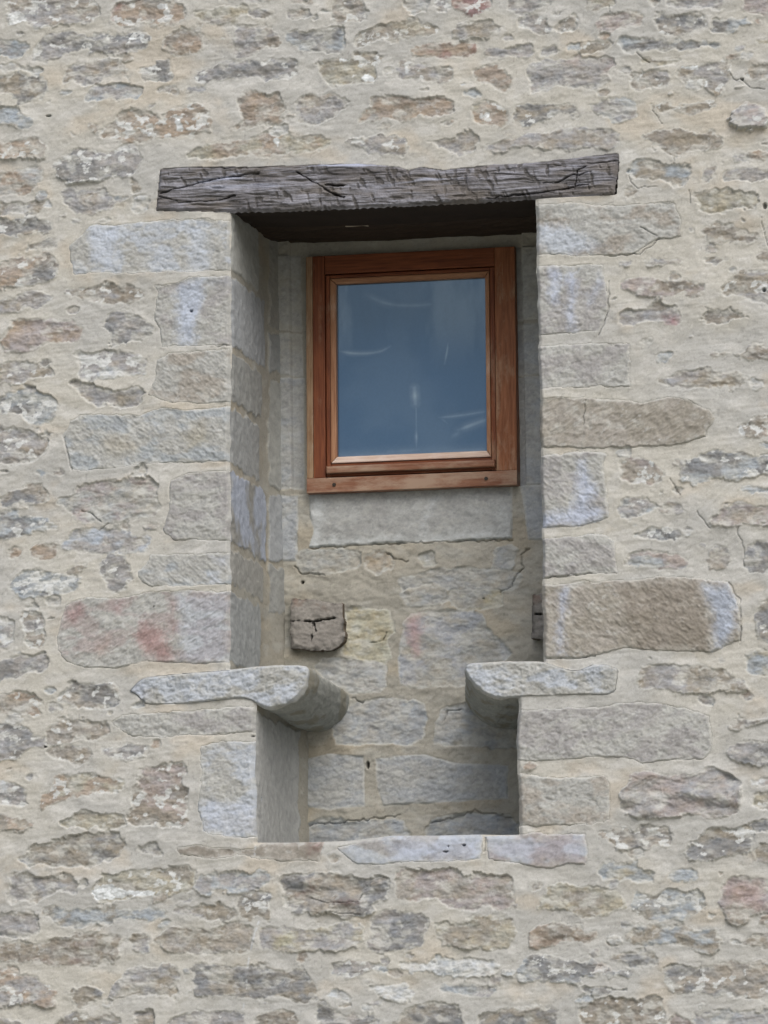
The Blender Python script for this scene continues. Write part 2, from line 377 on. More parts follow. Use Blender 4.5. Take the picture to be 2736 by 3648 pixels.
tp:w:4:770,1270 830,1220 960,1220 1040,1290 1020,1350 880,1350 790,1320
Gb:w:11:1140,1340 1180,1230 1230,1190 1340,1170 1400,1220 1490,1190 1600,1210 1659,1190 1659,1290 1560,1320 1400,1320 1240,1340
bg:w:4:770,1530 800,1450 950,1440 1000,1490 940,1530 830,1580
Yg::6:1010,1530 1080,1490 1180,1520 1160,1545
pt::13:1320,1610 1370,1500 1550,1490 1620,1510 1659,1500 1659,1570 1590,1610 1400,1600
bw::5:1520,1390 1659,1400 1659,1415 1560,1410
@ 1736 1800
dg:Jk:3:310,200 500,180 700,175 745,220 765,400 600,405 480,420 310,430
Gw:w:4:830,190 900,160 1000,150 1130,170 1110,190 940,195
bp::5:820,350 860,290 1000,275 1170,290 1185,360 1060,365 960,355
Gt::8:1310,310 1340,260 1430,255 1425,310 1400,370 1310,370
gG::4:1530,260 1580,210 1659,180 1659,380 1560,390 1520,350
tY:JkR:4:310,480 560,450 800,450 1000,430 1250,430 1420,460 1480,560 1500,680 1490,800 1400,830 1330,860 1180,870 990,860 800,850 600,890 400,900 310,890
YG:w:4:1590,590 1659,530 1659,790 1620,800 1580,700
gY::11:890,970 1000,935 1200,950 1310,960 1400,990 1520,1030 1540,1090 1350,1105 1130,1100 1030,1075 910,1085
yb::3:1520,860 1659,840 1659,990 1530,1000
gb::3:1230,1140 1320,1140 1330,1165 1280,1180
dg:Jq:4:165,1220 420,1200 700,1190 900,1160 1060,1180 1250,1220 1310,1250 1330,1420 1280,1500 1100,1510 920,1525 830,1490 600,1490 400,1510 165,1510
TG::12:1430,1310 1470,1250 1550,1270 1659,1230 1659,1270 1560,1310 1440,1340
Gg::10:1410,1470 1420,1410 1659,1410 1659,1520 1500,1530 1430,1510
@ 1736 2648
td:Jq:3:170,180 400,200 700,195 720,240 720,450 600,480 400,485 170,490
pg:R:16:790,370 800,260 860,180 950,170 1040,200 1220,200 1300,155 1400,180 1490,250 1490,370 1420,430 1180,435 980,430 820,440
pw::5:1550,235 1659,215 1659,245 1560,250
Yy:w:4:1560,330 1580,295 1659,285 1659,380 1570,375
Gb::4:1565,460 1659,445 1659,515 1580,505
Gt:ww:10:650,530 830,510 1000,505 1090,520 1085,600 960,610 830,620 730,600
YG:w:12:1165,660 1210,580 1320,510 1560,505 1550,640 1440,660 1330,690 1220,690
yb::2:665,780 690,710 860,720 870,760 980,765 970,810 820,800
bw::11:1075,795 1120,745 1230,745 1235,795 1160,810
gY::5:1595,610 1659,600 1659,730 1600,710
yY::5:270,970 330,890 430,830 600,860 730,880 820,920 810,990 700,1010 570,1020 480,980 300,990
Yb:w:6:870,870 940,880 1000,910 1090,880 1260,880 1280,990 1160,1020 1090,1040 1000,1025 870,1000
pt::13:1385,880 1420,800 1500,770 1659,830 1659,980 1580,1000 1500,1080 1440,1070 1400,980
To::4:245,1200 260,1100 340,1070 540,1080 570,1120 640,1130 600,1170 480,1160 380,1190 300,1210
Yb::8:805,1140 880,1090 1060,1080 1220,1110 1360,1095 1395,1160 1330,1240 1260,1230 1200,1190 1060,1190 900,1170
Yg::4:1505,1180 1560,1140 1659,1135 1659,1195 1520,1190
YG::4:720,1290 740,1240 950,1240 985,1290 860,1320
gG::3:600,1240 680,1240 690,1280 620,1260
Gb:w:11:170,1400 190,1320 270,1260 350,1250 430,1290 520,1290 640,1280 700,1310 740,1340 860,1350 750,1380 640,1380 400,1400 240,1400 200,1420
Gt:w:6:1060,1450 1070,1330 1130,1310 1300,1320 1500,1310 1659,1300 1659,1490 1560,1500 1440,1470 1300,1480 1200,1470
Gg::5:595,1455 830,1445 830,1470 610,1485
YT:w:5:560,1580 650,1530 760,1500 900,1520 990,1490 1040,1550 1050,1665 590,1665
Rp::3:1080,1620 1120,1600 1200,1640 1190,1665 1085,1665
bg::3:1210,1610 1300,1590 1600,1580 1659,1600 1659,1665 1250,1665
'''
# stains and streaks with a shape of their own on the stones: colour, strength, outline
STAINS = '''
@ 0 0
228,227,222 1:1035,700 1065,695 1090,765 1045,770
228,227,222 1:872,785 905,785 890,812
228,227,222 .9:1100,640 1160,630 1150,650
228,227,222 .9:720,215 860,205 840,235 780,240
228,227,222 .8:930,30 990,20 990,50 940,55
228,227,222 1:1610,815 1650,820 1640,865
@ 900 0
228,227,222 1:508,345 550,315 582,325 575,355 530,372
228,227,222 1:625,470 660,430 720,455 722,485
228,227,222 1:882,410 902,385 930,415 905,440
228,227,222 .9:710,345 745,330 735,365
228,227,222 1:115,830 140,805 165,830 140,860
228,227,222 .9:1340,680 1400,660 1395,690 1345,700
228,227,222 .8:780,195 805,190 800,215
@ 1736 900
228,227,222 1:958,1215 986,1210 986,1272 958,1275
228,227,222 .9:1005,1100 1035,1095 1020,1125
228,227,222 .8:1480,1010 1510,1020 1530,1090 1490,1070
@ 1736 0
228,227,222 .9:1150,395 1240,385 1240,405 1165,412
228,227,222 .8:1285,480 1308,475 1305,515 1285,515
@ 1736 1800
228,227,222 .9:975,160 1030,150 1040,190 1010,195
@ 0 0
190,198,214 .7:520,1340 680,1335 700,1480 660,1560 540,1540
186,193,206 .6:1070,1310 1180,1310 1260,1480 1240,1590 1100,1590 1130,1450
150,85,82 .8:672,50 705,30 700,90 670,110
222,219,212 .8:50,80 120,60 165,120 130,160 60,150
176,150,120 .6:200,1500 310,1490 320,1560 210,1560
@ 900 0
176,160,120 .5:820,140 960,115 1000,170 900,205
@ 1736 0
186,193,206 .75:300,1330 480,1330 560,1400 720,1450 640,1500 480,1515 300,1480
@ 0 900
182,190,208 .9:1040,190 1200,165 1210,260 1170,400 1150,555 1060,555 1050,380
160,166,176 .5:1070,150 1350,140 1350,190 1100,220
190,160,132 .6:140,410 190,400 200,470 130,470
176,160,125 .5:1090,1080 1220,1000 1240,1130 1120,1160
176,160,130 .5:560,1090 760,1080 820,1180 640,1190
@ 0 1800
176,128,124 .75:400,640 480,580 500,640 430,690
176,130,126 .6:660,570 730,570 720,650 670,640
178,126,118 .8:770,760 860,690 960,730 1010,800 1010,900 940,930 850,870
176,130,124 .6:990,550 1050,560 1050,800 1010,800
180,140,122 .55:560,830 640,780 660,860 570,880
176,182,194 .55:1050,520 1350,520 1350,930 1060,930
188,196,212 .7:1225,400 1290,400 1300,460 1240,460
186,190,206 .5:1250,300 1340,300 1340,350 1260,350
170,176,196 .5:760,1090 850,1040 900,1130 830,1170
184,190,208 .5:1200,1750 1500,1750 1505,1950 1200,1930
@ 1736 900
184,191,212 .9:360,80 430,90 420,300 370,300
184,191,212 .95:470,95 530,110 520,300 510,475 465,470 480,250
184,191,212 .6:580,250 620,230 660,120 690,170 620,300 590,320
184,191,212 .9:520,1230 590,1220 620,1350 660,1420 610,1500 700,1540 620,1600 330,1625 320,1560 500,1500 540,1400
176,112,112 .8:1060,380 1120,380 1125,430 1070,435
190,196,212 .3:690,1540 560,1600 640,1600
@ 1736 1800
184,191,212 .85:420,520 470,500 480,600 440,700 460,880 410,890 430,640
182,192,212 .9:1260,460 1430,470 1480,560 1460,700 1400,860 1330,860 1330,640 1280,540
150,132,110 .6:760,480 1250,450 1280,600 1330,700 1300,860 900,860 800,640
@ 0 2648
120,80,74 .5:430,1180 560,1160 560,1200 440,1210
150,95,84 .5:200,1270 290,1260 300,1300 220,1300
156,110,100 .5:410,1280 500,1260 520,1290 420,1300
226,226,222 .85:520,870 640,830 760,870 940,870 900,900 760,900 620,930 540,930
160,106,96 .8:1825,590 1905,590 1900,650 1830,650
@ 900 2648
186,192,214 .6:760,570 1340,560 1340,680 1240,690 860,690
118,66,58 .9:265,890 300,865 360,865 350,885
118,66,58 .9:480,942 560,935 640,940 580,965
182,170,116 .7:120,1130 250,1130 250,1200 120,1210
@ 1736 2648
174,170,186 .5:0,560 580,550 575,690 200,700 0,680
150,110,80 .6:250,1150 640,1130 600,1170 380,1195 250,1205
182,136,130 .55:1390,850 1480,800 1640,850 1650,960 1480,980
176,140,112 .6:610,1290 700,1290 720,1340 640,1340
'''
SLAB = '''
@ 700 1300
206,205,199 1:675,760 735,756 760,900 720,960 770,1010 700,1078 670,1078 700,980 676,900
206,205,199 1:680,1080 780,1030 1300,1010 1700,975 1870,1010 1870,1035 1500,1045 1100,1060
204,203,196 .7:1800,860 1868,850 1868,960 1810,950
206,208,208 .7:1400,800 1425,780 1380,880 1355,890
206,208,208 .5:1310,920 1360,910 1380,980 1330,970
'''
CRACKS = '''
@ 1736 0
.002:720,30 730,75 750,85
.002:885,315 930,350 960,365
.0028:1435,420 1455,465 1475,480 1500,465
.0022:1500,465 1530,500 1560,520 1640,520
.002:970,640 1010,690 1030,735
.002:1095,930 1105,975
.002:1190,1105 1200,1200
.002:835,1010 845,1070 885,1110 1000,1105
.002:1620,1290 1640,1400 1659,1450
.0025:900,1340 1010,1400
.003:1025,1410 960,1460 900,1500 720,1515
@ 1736 900
.0028:720,170 715,330 680,440 655,490
.002:585,870 575,960 565,1020
.0022:1085,1330 1110,1390 1140,1440
.002:1090,1360 1120,1420
@ 1736 1800
.0025:1240,40 1290,110 1320,130
.0025:1480,130 1480,170 1510,200 1520,370
.003:1430,460 1490,560 1500,720 1490,820
.0028:340,430 480,415 620,400
.003:335,905 500,905 640,890
@ 0 900
.003:380,1090 400,1180 420,1290
.003:1290,553 1360,545
.003:480,1520 540,1540 600,1590
.003:590,1640 640,1600
@ 900 2648
.006:1372,560 1373,640
.003:340,910 440,940 560,945 620,935 650,890
.003:440,1000 640,1010
'''
HOLES = [(1736,0,1640,1218,.0075,.012),(1736,900,1635,220,.007,.007),(0,0,285,685,.010,.004),(1736,0,1505,468,.006,.004),
         (0,900,1130,345,.005,.005),(0,1800,268,1428,.006,.004),(900,2648,1140,640,.009,.003),(900,2648,1250,602,.007,.003),
         (900,2648,1157,608,.003,.003),(0,1800,908,600,.003,.003),(0,1800,1495,1365,.008,.004),(0,900,150,1,.001,.001)]
CHALK = [[(0,2648,1530,1052),(0,2648,1490,1180),(0,2648,1462,1330),(0,2648,1450,1480),(0,2648,1436,1570)], [(0,2648,1510,610),(0,2648,1507,660)]]

def parse(txt):
    ox = oy = 0
    for ln in txt.strip().splitlines():
        if ln[0] == '@': _, ox, oy = ln.split(); ox = float(ox); oy = float(oy); continue
        h, pts = ln.rsplit(':', 1)
        p = np.array([[float(v) for v in q.split(',')] for q in pts.split()])
        yield h, p/1.659+np.array([ox, oy])
rnd = random.Random(11)
stones = []          # dict(poly, A, B, flags, p, kind)
for h, p in parse(STONES):
    c, fl, pr = h.split(':')
    for k in range(len(p)):                      # stones cut by the picture's edge run on past it
        if p[k, 0] < 3: p[k, 0] -= 60+60*rnd.random()
        if p[k, 0] > PW-4: p[k, 0] += 60+60*rnd.random()
        if p[k, 1] < 3: p[k, 1] -= 50+30*rnd.random()
        if p[k, 1] > PH-6: p[k, 1] += 50+30*rnd.random()
    X, Z = XZ(p[:, 0], p[:, 1])
    stones.append(dict(poly=np.stack([X, Z], 1), c=c, A=PAL[c[0]], B=PAL[c[1]], fl=fl, p=float(pr)/1000, px=p))
def P2(pts, y=0.0):
    p = np.array(pts, float); X, Z = XZ(p[:, 0], p[:, 1], y); return np.stack([X, Z], 1)
# corbels (front outline, photo pixels); they run back into the niche
CORBEL_L = P2([(458,2463),(506,2413),(640,2399),(814,2386),(905,2374),(995,2370),(1060,2369),(1090,2373),(1101,2385),(1102,2405),(1093,2440),(1075,2470),(1050,2496),(1020,2513),(985,2524),(955,2526),(930,2518),(914,2506),(895,2496),(862,2488),(760,2500),(663,2510),(510,2512),(490,2480)])
CORBEL_R = P2([(1655,2385),(1660,2370),(1679,2361),(1800,2356),(1935,2355),(2020,2384),(2060,2388),(2110,2366),(2160,2366),(2206,2381),(2198,2440),(2194,2466),(2160,2478),(2050,2476),(1960,2482),(1857,2483),(1789,2489),(1760,2486),(1725,2470),(1690,2440),(1668,2412)])
for c in (CORBEL_L, CORBEL_R):
    stones.append(dict(poly=chaikin(c, 2), A=PAL['B'], B=PAL['d'], fl='Cq', p=0.006, px=None))
NTRACED = len(stones)
# the niche opening in the wall face
OPEN = P2([(820,690),(820,1000),(822,1240),(818,1500),(820,1900),(819,2160),(820,2440),(914,2440),(912,2600),(909,2760),(911,2890),(914,3001),(1040,3001),(1147,2998),(1237,2995),(1320,2985),(1400,2976),(1563,2976),(1702,2972),(1780,2974),(1848,2973),(1847,2800),(1840,2640),(1845,2480),(1845,2440),(1934,2440),(1933,2341),(1928,1800),(1921,1418),(1913,1000),(1907,690)])
LINTEL = P2([(552,755),(560,675),(568,600),(640,594),(760,590),(900,592),(1050,586),(1200,582),(1320,584),(1420,592),(1455,604),(1500,592),(1580,604),(1640,596),(1740,585),(1850,582),(1940,573),(2060,560),(2140,548),(2205,543),(2210,580),(2200,690),(2190,698),(1910,712),(1700,726),(1500,735),(1300,744),(1100,753),(950,758),(820,759),(680,757)])
# the view's frame on the wall plane
fx, fz = XZ(np.array([0, PW, PW, 0]), np.array([0, 0, PH, PH]))
VX0, VX1, VZ0, VZ1 = fx.min(), fx.max(), fz.min(), fz.max()
# rubble beyond the photograph, in rough courses
WX0, WX1, WZ0, WZ1 = -4.2, 4.2, -3.90, 3.0
z = WZ0
cols = ['gt','Gg','to','gY','YG','bg','tg','yY','gb','tp','ol']
while z < WZ1:
    hgt = rnd.uniform(.085, .15); x = WX0+rnd.random()*.2
    while x < WX1:
        wd = rnd.uniform(.12, .36)
        cx, cz = x+wd/2, z+hgt/2
        inside = VX0-.17 < cx < VX1+.17 and VZ0-.11 < cz < VZ1+.11
        if not inside and WX0+.1 < cx < WX1-.1 and rnd.random() < .93:
            a, b = (wd-.03)/2, (hgt-.028)/2*rnd.uniform(.75, 1)
            q = []
            n = 9
            for k in range(n):
                th = 2*math.pi*(k+rnd.uniform(-.3, .3))/n
                s = 1/max(abs(math.cos(th)), abs(math.sin(th)))
                s = min(s, 1.22)*rnd.uniform(.86, 1.0)
                q.append((cx+a*s*math.cos(th), cz+b*s*math.sin(th)))
            cc = rnd.choice(cols)
            stones.append(dict(poly=np.array(q), A=PAL[cc[0]], B=PAL[cc[1]], fl=rnd.choice(['', 'w', '', 'w']), p=rnd.choice([3, 4, 5, 8, 11])/1000, px=None))
        x += wd
    z += hgt

pebs = []
while len(pebs) < 150:
    cx, cz = rnd.uniform(VX0, VX1), rnd.uniform(VZ0, VZ1); c1 = np.array([[cx]]); c2 = np.array([[cz]])
    if any(float(poly_sd(c1, c2, s_['poly'])[0, 0]) > -.016 for s_ in stones[:NTRACED] if np.abs(s_['poly'].mean(0)-(cx, cz)).max() < .3): continue
    if float(poly_sd(c1, c2, OPEN)[0, 0]) > -.02 or float(poly_sd(c1, c2, LINTEL)[0, 0]) > -.02: continue
    a, b = rnd.uniform(.007, .020), rnd.uniform(.0035, .008)
    q = [(cx+a*math.cos(t)*rnd.uniform(.6, 1.1), cz+b*math.sin(t)*rnd.uniform(.6, 1.1)+.3*a*math.cos(t)*rnd.uniform(-.2, .3)) for t in np.linspace(0, 2*math.pi, 8)[:-1]]
    cc = rnd.choice(['gt', 'lg', 'tl', 'gb', 'lw', 'to'])
    pebs.append(dict(poly=np.array(q), A=PAL[cc[0]], B=PAL[cc[1]], fl='', p=rnd.choice([3, 5, 7])/1000, px=None))
stones += pebs
# ------------------------------------------------------------------ wall surface: heights and colours on a grid
MORT = (175, 169, 158); MORT2 = (167, 163, 156); MORT3 = (184, 179, 171)
def strokes(X, Z):
    """trowel and brush marks in the lime mortar"""
    def st(a, s, L=.11, wd=.0085):
        c, n = math.cos(a), math.sin(a)
        return fbm((X*c+Z*n)/L, (-X*n+Z*c)/wd, s, 3)
    m = sst(-.12, .12, fbm(X/.16, Z/.16, 40, 2)); m2 = sst(-.1, .15, fbm(X/.13, Z/.13, 47, 2))
    return (st(.35, 50)*m+st(.75, 53)*(1-m))*(1-m2)+st(.05, 57)*m2
def surface(X, Z, base=MORT, mort_sand=0.0):
    shp = X.shape
    und = fbm(X/.20, Z/.14, 1, 3); stk = strokes(X, Z); gr = vn(X/.0042, Z/.0042, 5)+.6*vn(X/.0022, Z/.0022, 6)
    lump = fbm(X/.045, Z/.03, 9, 3)
    H = und*.011+lump*.0045+stk*.0013+gr*.0005
    m = sst(-.25, .25, fbm(X/.3, Z/.22, 12, 4))[..., None]
    C = lin(base)*(1-m)+lin(MORT2 if not mort_sand else (153, 147, 135))*m
    m = (sst(.05, .35, fbm(X/.07, Z/.04, 15, 4))*.65)[..., None]
    C = C*(1-m)+lin(MORT3 if not mort_sand else (166, 161, 151))*m
    m = (sst(.10, .42, fbm(X/.16, Z/.10, 19, 4))*.55)[..., None]; C = C*(1-m)+lin((176, 163, 145) if not mort_sand else (160, 147, 126))*m
    C = C*(1+.022*stk+.09*gr+.06*lump-.16*sst(.30, .42, vn(X/.007, Z/.006, 17))+.10*sst(.32, .42, vn(X/.008, Z/.008, 18)))[..., None]
    return H, C
def warp_fields(X, Z):
    return fbm(X/.050, Z/.038, 20, 2)*.020+fbm(X/.017, Z/.013, 22, 2)*.010+vn(X/.0055, Z/.005, 24)*.0045
def soft(c):
    c = lin(c); c = c*.84+c.mean()*.16
    return c*.86+lin((168, 163, 155))*.10
def lay_stones(X, Z, H, C, ID, lst, id0=0, wscale=1.0):
    """rasterise stones into the arrays; X, Z regular 2-D grid"""
    xs = X[0]; zs = Z[:, 0]
    SDm = np.full(X.shape, -1.0, np.float32)
    for i, s in enumerate(lst):
        poly = s['poly']; fl = s['fl']
        mg = .03
        x0, z0 = poly.min(0)-mg; x1, z1 = poly.max(0)+mg
        c0, c1 = np.searchsorted(xs, [x0, x1]); r0, r1 = np.searchsorted(zs, [z0, z1])
        if c1-c0 < 3 or r1-r0 < 3: continue
        sl = (slice(r0, r1), slice(c0, c1))
        x = X[sl]; zz = Z[sl]
        dressed = ('J' in fl) or ('S' in fl) or ('C' in fl) or ('D' in fl)
        pp = poly if dressed else chaikin(poly, 1)
        sd0 = poly_sd(x, zz, pp)
        o = i*1.37+id0
        if 'C' in fl: sdn = sd0
        else:
            wf = warp_fields(x+o*0, zz)*wscale
            sdn = sd0+wf*(.38 if dressed else 1.0)+(.0015 if dressed else .0065)
        inn = sdn > 0
        # stone body
        bz = np.clip((z1-mg-zz)/max(z1-z0-2*mg, 1e-3), 0, 1)          # 0 at the top, 1 at the foot
        p = s['p']; off = ((i*7919) % 100)/100.0
        lam = fbm((x+o)/.06, (zz+o)/.016, 26, 4); rgh = fbm((x+o)/.02, (zz+o)/.014, 28, 4)
        fine = vn(x/.0045, zz/.004, 30)
        if dressed:
            hh = .0015+p*.3+fbm((x+o)/.07, (zz+o)/.06, 32, 3)*.006+rgh*.0035
            if 'k' in fl:
                a = -.75 if off > .35 else .7
                ca, sa = math.cos(a), math.sin(a)
                g = fbm((x*ca+zz*sa)/.016, (-x*sa+zz*ca)/.0065, 34, 2)
                hh = hh+np.abs(g+.15)*.0048
            if 'q' in fl:
                pit = fbm(x/.011, zz/.009, 36, 2); hh = hh-np.clip(pit-.08, 0, 1)*.0045+np.clip(-pit-.1, 0, 1)*.003+fine*.0016
            edge = sst(0, .006, sdn)
            hh = hh*edge+(H[sl]-.0008)*(1-edge)
        else:
            n = fbm((x+o*2)/.085, (zz+o)/.03, 38, 3)*2.4
            ter = (np.floor(n*2.2)+sst(.0, .22, n*2.2-np.floor(n*2.2)))/2.2
            hh = -.0030+(p-.003)*(.12+1.0*bz**1.7)+lam*.0026+rgh*.0044+ter*.0034*(1.7 if 'R' in fl else 1)+fine*.0012+vn(x/.008, zz/.006, 31)*.0016
            if 'R' in fl: hh = hh+fbm((x+o)/.12, (zz+o)/.05, 41, 2)*.026
            ew = .003+.006*off
            edge = sst(-.001, ew, sdn)
            hh = hh*edge+H[sl]*(1-edge)
        # mortar smeared up to the stone: raises the bed around it, thin dark gap kept under proud stones
        up = sst(-.016, 0, sdn)*(~inn)
        H[sl] = np.where(inn, hh, H[sl]+up*.0008)
        # colour
        A, B = [soft(s[q])*(1.07 if dressed else 1.03) for q in 'AB']
        t = sst(-.14, .16, fbm((x+o)/.07, (zz+o*.3)/.045, 43, 4)+.25*lam)[..., None]
        k = A*(1-t)+B*t
        v = 1+.20*rgh+.18*lam+.14*fine+.16*vn((x+o)/.009, zz/.008, 46)
        if dressed: v = 1+.14*rgh+.06*lam+.22*fine+.16*vn((x+o)/.009, zz/.008, 46)
        k = k*np.clip(v, .5, 1.6)[..., None]
        if not dressed:
            warm = (fbm((x+o)/.03, (zz+o)/.02, 48, 3)*.22)
            k = k*np.stack([1+warm*.5, 1+warm*.1, 1-warm*.5], -1)
        lich = 2 if 'ww' in fl else (1 if 'w' in fl else 0)
        ls = fbm((x+o*3)/.022, (zz+o)/.017, 52, 4)
        lm = (sst(.27-.09*lich, .34-.09*lich, ls)*(.9 if lich else .30))[..., None]
        k = k*(1-lm)+lin((188, 186, 181))*lm
        # lime residue on the rim
        rim = sst(.011, .001, sdn+.010*fbm(x/.012, zz/.01, 55, 3))*(.75 if not dressed else .5)
        sm = sst(.02, .36, fbm((x+o)/.035, zz/.025, 58, 4))*.55
        q = np.clip(np.maximum(rim, sm if not dressed else sm*.5), 0, 1)[..., None]
        k = k*(1-q)+lin((182, 178, 169))*q
        cm = (sst(-.0005, .0045, sdn) if not dressed else sst(-.0005, .003, sdn))[..., None]; C[sl] = C[sl]*(1-cm)+k*cm
        if dressed: ID[sl] = np.where(inn, i+1, ID[sl])
        else: ID[sl] = np.where(inn, 0, ID[sl])
        SDm[sl] = np.maximum(SDm[sl], sdn)
    return SDm
def lay_stains(X, Z, C, SDm, txt, y=0.0, scale=1.659):
    xs = X[0]; zs = Z[:, 0]
    for h, p in parse(txt):
        c, a = h.split(); poly = P2(p, y); x0, z0 = poly.min(0)-.03; x1, z1 = poly.max(0)+.03
        c0, c1 = np.searchsorted(xs, [x0, x1]); r0, r1 = np.searchsorted(zs, [z0, z1])
        if c1-c0 < 2 or r1-r0 < 2: continue
        sl = (slice(r0, r1), slice(c0, c1)); x = X[sl]; zz = Z[sl]
        s = poly_sd(x, zz, poly)+fbm(x/.03, zz/.03, 61, 3)*.022+vn(x/.006, zz/.006, 63)*.012
        if c[0] == '2' and c[1] == '2':                          # lime splashes have a crisp edge
            s = poly_sd(x, zz, poly)+fbm(x/.016, zz/.016, 61, 3)*.010; m = sst(-.001, .003, s)*float(a)
        else: m = sst(-.018, .026, s)*float(a)*.9
        m = m*(SDm[sl] > 0.001)
        br = np.clip(C[sl].mean(-1)/.29, .8, 1.2)
        tgt = lin(OC([float(v) for v in c.split(',')]))*br[..., None]
        C[sl] = C[sl]*(1-m[..., None])+tgt*m[..., None]
def grid(x0, x1, z0, z1, d):
    nx = max(2, int(round((x1-x0)/d))+1); nz = max(2, int(round((z1-z0)/d))+1)
    return np.meshgrid(np.linspace(x0, x1, nx), np.linspace(z0, z1, nz))

# ------------------------------------------------------------------ the wall, one thing with its parts
wall = bpy.data.objects.new('stone_house', None); COL.objects.link(wall); wall.location = (0, 0, WZ0)
wall['label'] = 'old rubble stone house wall with a small brown window in a tall niche'
wall['category'] = 'house'; wall['kind'] = 'thing'
PV = Matrix.Translation((0, 0, -WZ0))
def under(o, parent=wall):
    o.parent = parent; o.matrix_parent_inverse = Matrix.Translation(-Vector((0, 0, WZ0)))
    return o
DX = 0.0026
X, Z = grid(VX0-.07, VX1+.07, VZ0-.07, VZ1+.07, DX)
H, C = surface(X, Z)
ID = np.zeros(X.shape, np.int32)
SDm = lay_stones(X, Z, H, C, ID, stones)
lay_stains(X, Z, C, SDm, STAINS)
for h, p in parse(CRACKS):
    pts = P2(p); x0, z0 = pts.min(0)-.03; x1, z1 = pts.max(0)+.03
    c0, c1 = np.searchsorted(X[0], [x0, x1]); r0, r1 = np.searchsorted(Z[:, 0], [z0, z1]); sl = (slice(r0, r1), slice(c0, c1))
    x = X[sl]+vn(X[sl]/.018, Z[sl]/.018, 70)*.007; zz = Z[sl]+vn(X[sl]/.018, Z[sl]/.018, 71)*.007
    d = line_d(x, zz, pts); m = sst(float(h)*.75, float(h)*.1, d)
    H[sl] -= m*.007; C[sl] *= (1-.15*m)[..., None]
for ox, oy, hx, hz, a, b in HOLES:
    c = P2([(ox+hx/1.659, oy+hz/1.659)])[0]
    c0, c1 = np.searchsorted(X[0], [c[0]-.03, c[0]+.03]); r0, r1 = np.searchsorted(Z[:, 0], [c[1]-.03, c[1]+.03]); sl = (slice(r0, r1), slice(c0, c1))
    m = sst(1.2, .6, np.sqrt(((X[sl]-c[0])/(a*.8))**2+((Z[sl]-c[1])/(b*.8))**2))
    H[sl] -= m*.02; C[sl] *= (1-.35*m)[..., None]
for ln in CHALK:
    pts = P2([(a+c/1.659, b+d/1.659) for a, b, c, d in ln]); d = line_d(X, Z, pts)
    m = (sst(.0045, .001, d)*sst(-.25, .1, vn(X/.01, Z/.01, 73))*.6)[..., None]; C = C*(1-m)+lin((190, 190, 190))*m
# edge of the niche: rounded arris, worn a little
MIDX = .5*(OPEN[:, 0].min()+OPEN[:, 0].max())
def arris(z, left):
    z = np.asarray(z, float); o = 0.0 if left else 9.0
    return fbm(z/.055+o, z*0+o, 200, 3)*.0065+fbm(z/.016+o, z*0, 203, 2)*.0028
def arrx(x, z): return np.where(x < MIDX, arris(z, True), arris(z, False))*sst(.20, .30, np.abs(x-MIDX))
osd = poly_sd(X-arrx(X, Z), Z, OPEN)                       # positive inside the opening
isC = np.isin(ID, [NTRACED-1, NTRACED])
arr = sst(-.014-.006*fbm(X/.05, Z/.05, 75, 2), 0, osd)
H = np.where(isC, H, H*(1-arr)-.009*arr**2)
# corbel fronts: rounded edge
for i in (NTRACED-2, NTRACED-1):
    m = ID == i+1
    s = poly_sd(X[m], Z[m], stones[i]['poly'])
    s = s+.006*fbm(X[m]/.02, Z[m]/.02, 90, 3); H[m] = H[m]*1.5*sst(0, .006, s)+.004-np.where(osd[m] > -.004, .009, .0025)*(1-sst(-.002, .006, s))**2
# behind the lintel the masonry is set back
lsd = poly_sd(X, Z, LINTEL)
H = np.where((lsd > .004) & ~isC, -.035, H)
m = (lsd <= .004) & (lsd > -.02); H[m] = np.clip(H[m], -.002, .006)
# the soft edge of mortar running onto the top of the lintel
F = grid_faces(*X.shape)
fid = ID.ravel()[F]; fid = np.where((fid == fid[:, :1]).all(1), fid[:, 0], 0)
cx = X.ravel()[F].mean(1); cz = Z.ravel()[F].mean(1)
inside = osd.ravel()[F].mean(1) > 0
isCf = np.isin(fid, [NTRACED-1, NTRACED])
keep = (~inside) | isCf
V = np.stack([X.ravel(), -H.ravel(), Z.ravel()], 1); CC = np.clip(C.reshape(-1, 3)/WL, .004, .85)
# snap the rim of the cut to the outline
vin = np.zeros(len(V), bool); vin[F[~keep].ravel()] = True
vk = np.zeros(len(V), bool); vk[F[keep & ~isCf].ravel()] = True
rim = vin & vk
rx = arrx(V[rim, 0], V[rim, 2]); qx, qz = poly_near(V[rim, 0]-rx, V[rim, 2], OPEN); V[rim, 0] = qx+arrx(qx, qz); V[rim, 2] = qz; V[rim, 1] = .009
parts = {}
for i in range(NTRACED):
    if any(k in stones[i]['fl'] for k in 'JSC'): parts[i+1] = stones[i]
ismason = keep & ~np.isin(fid, list(parts))
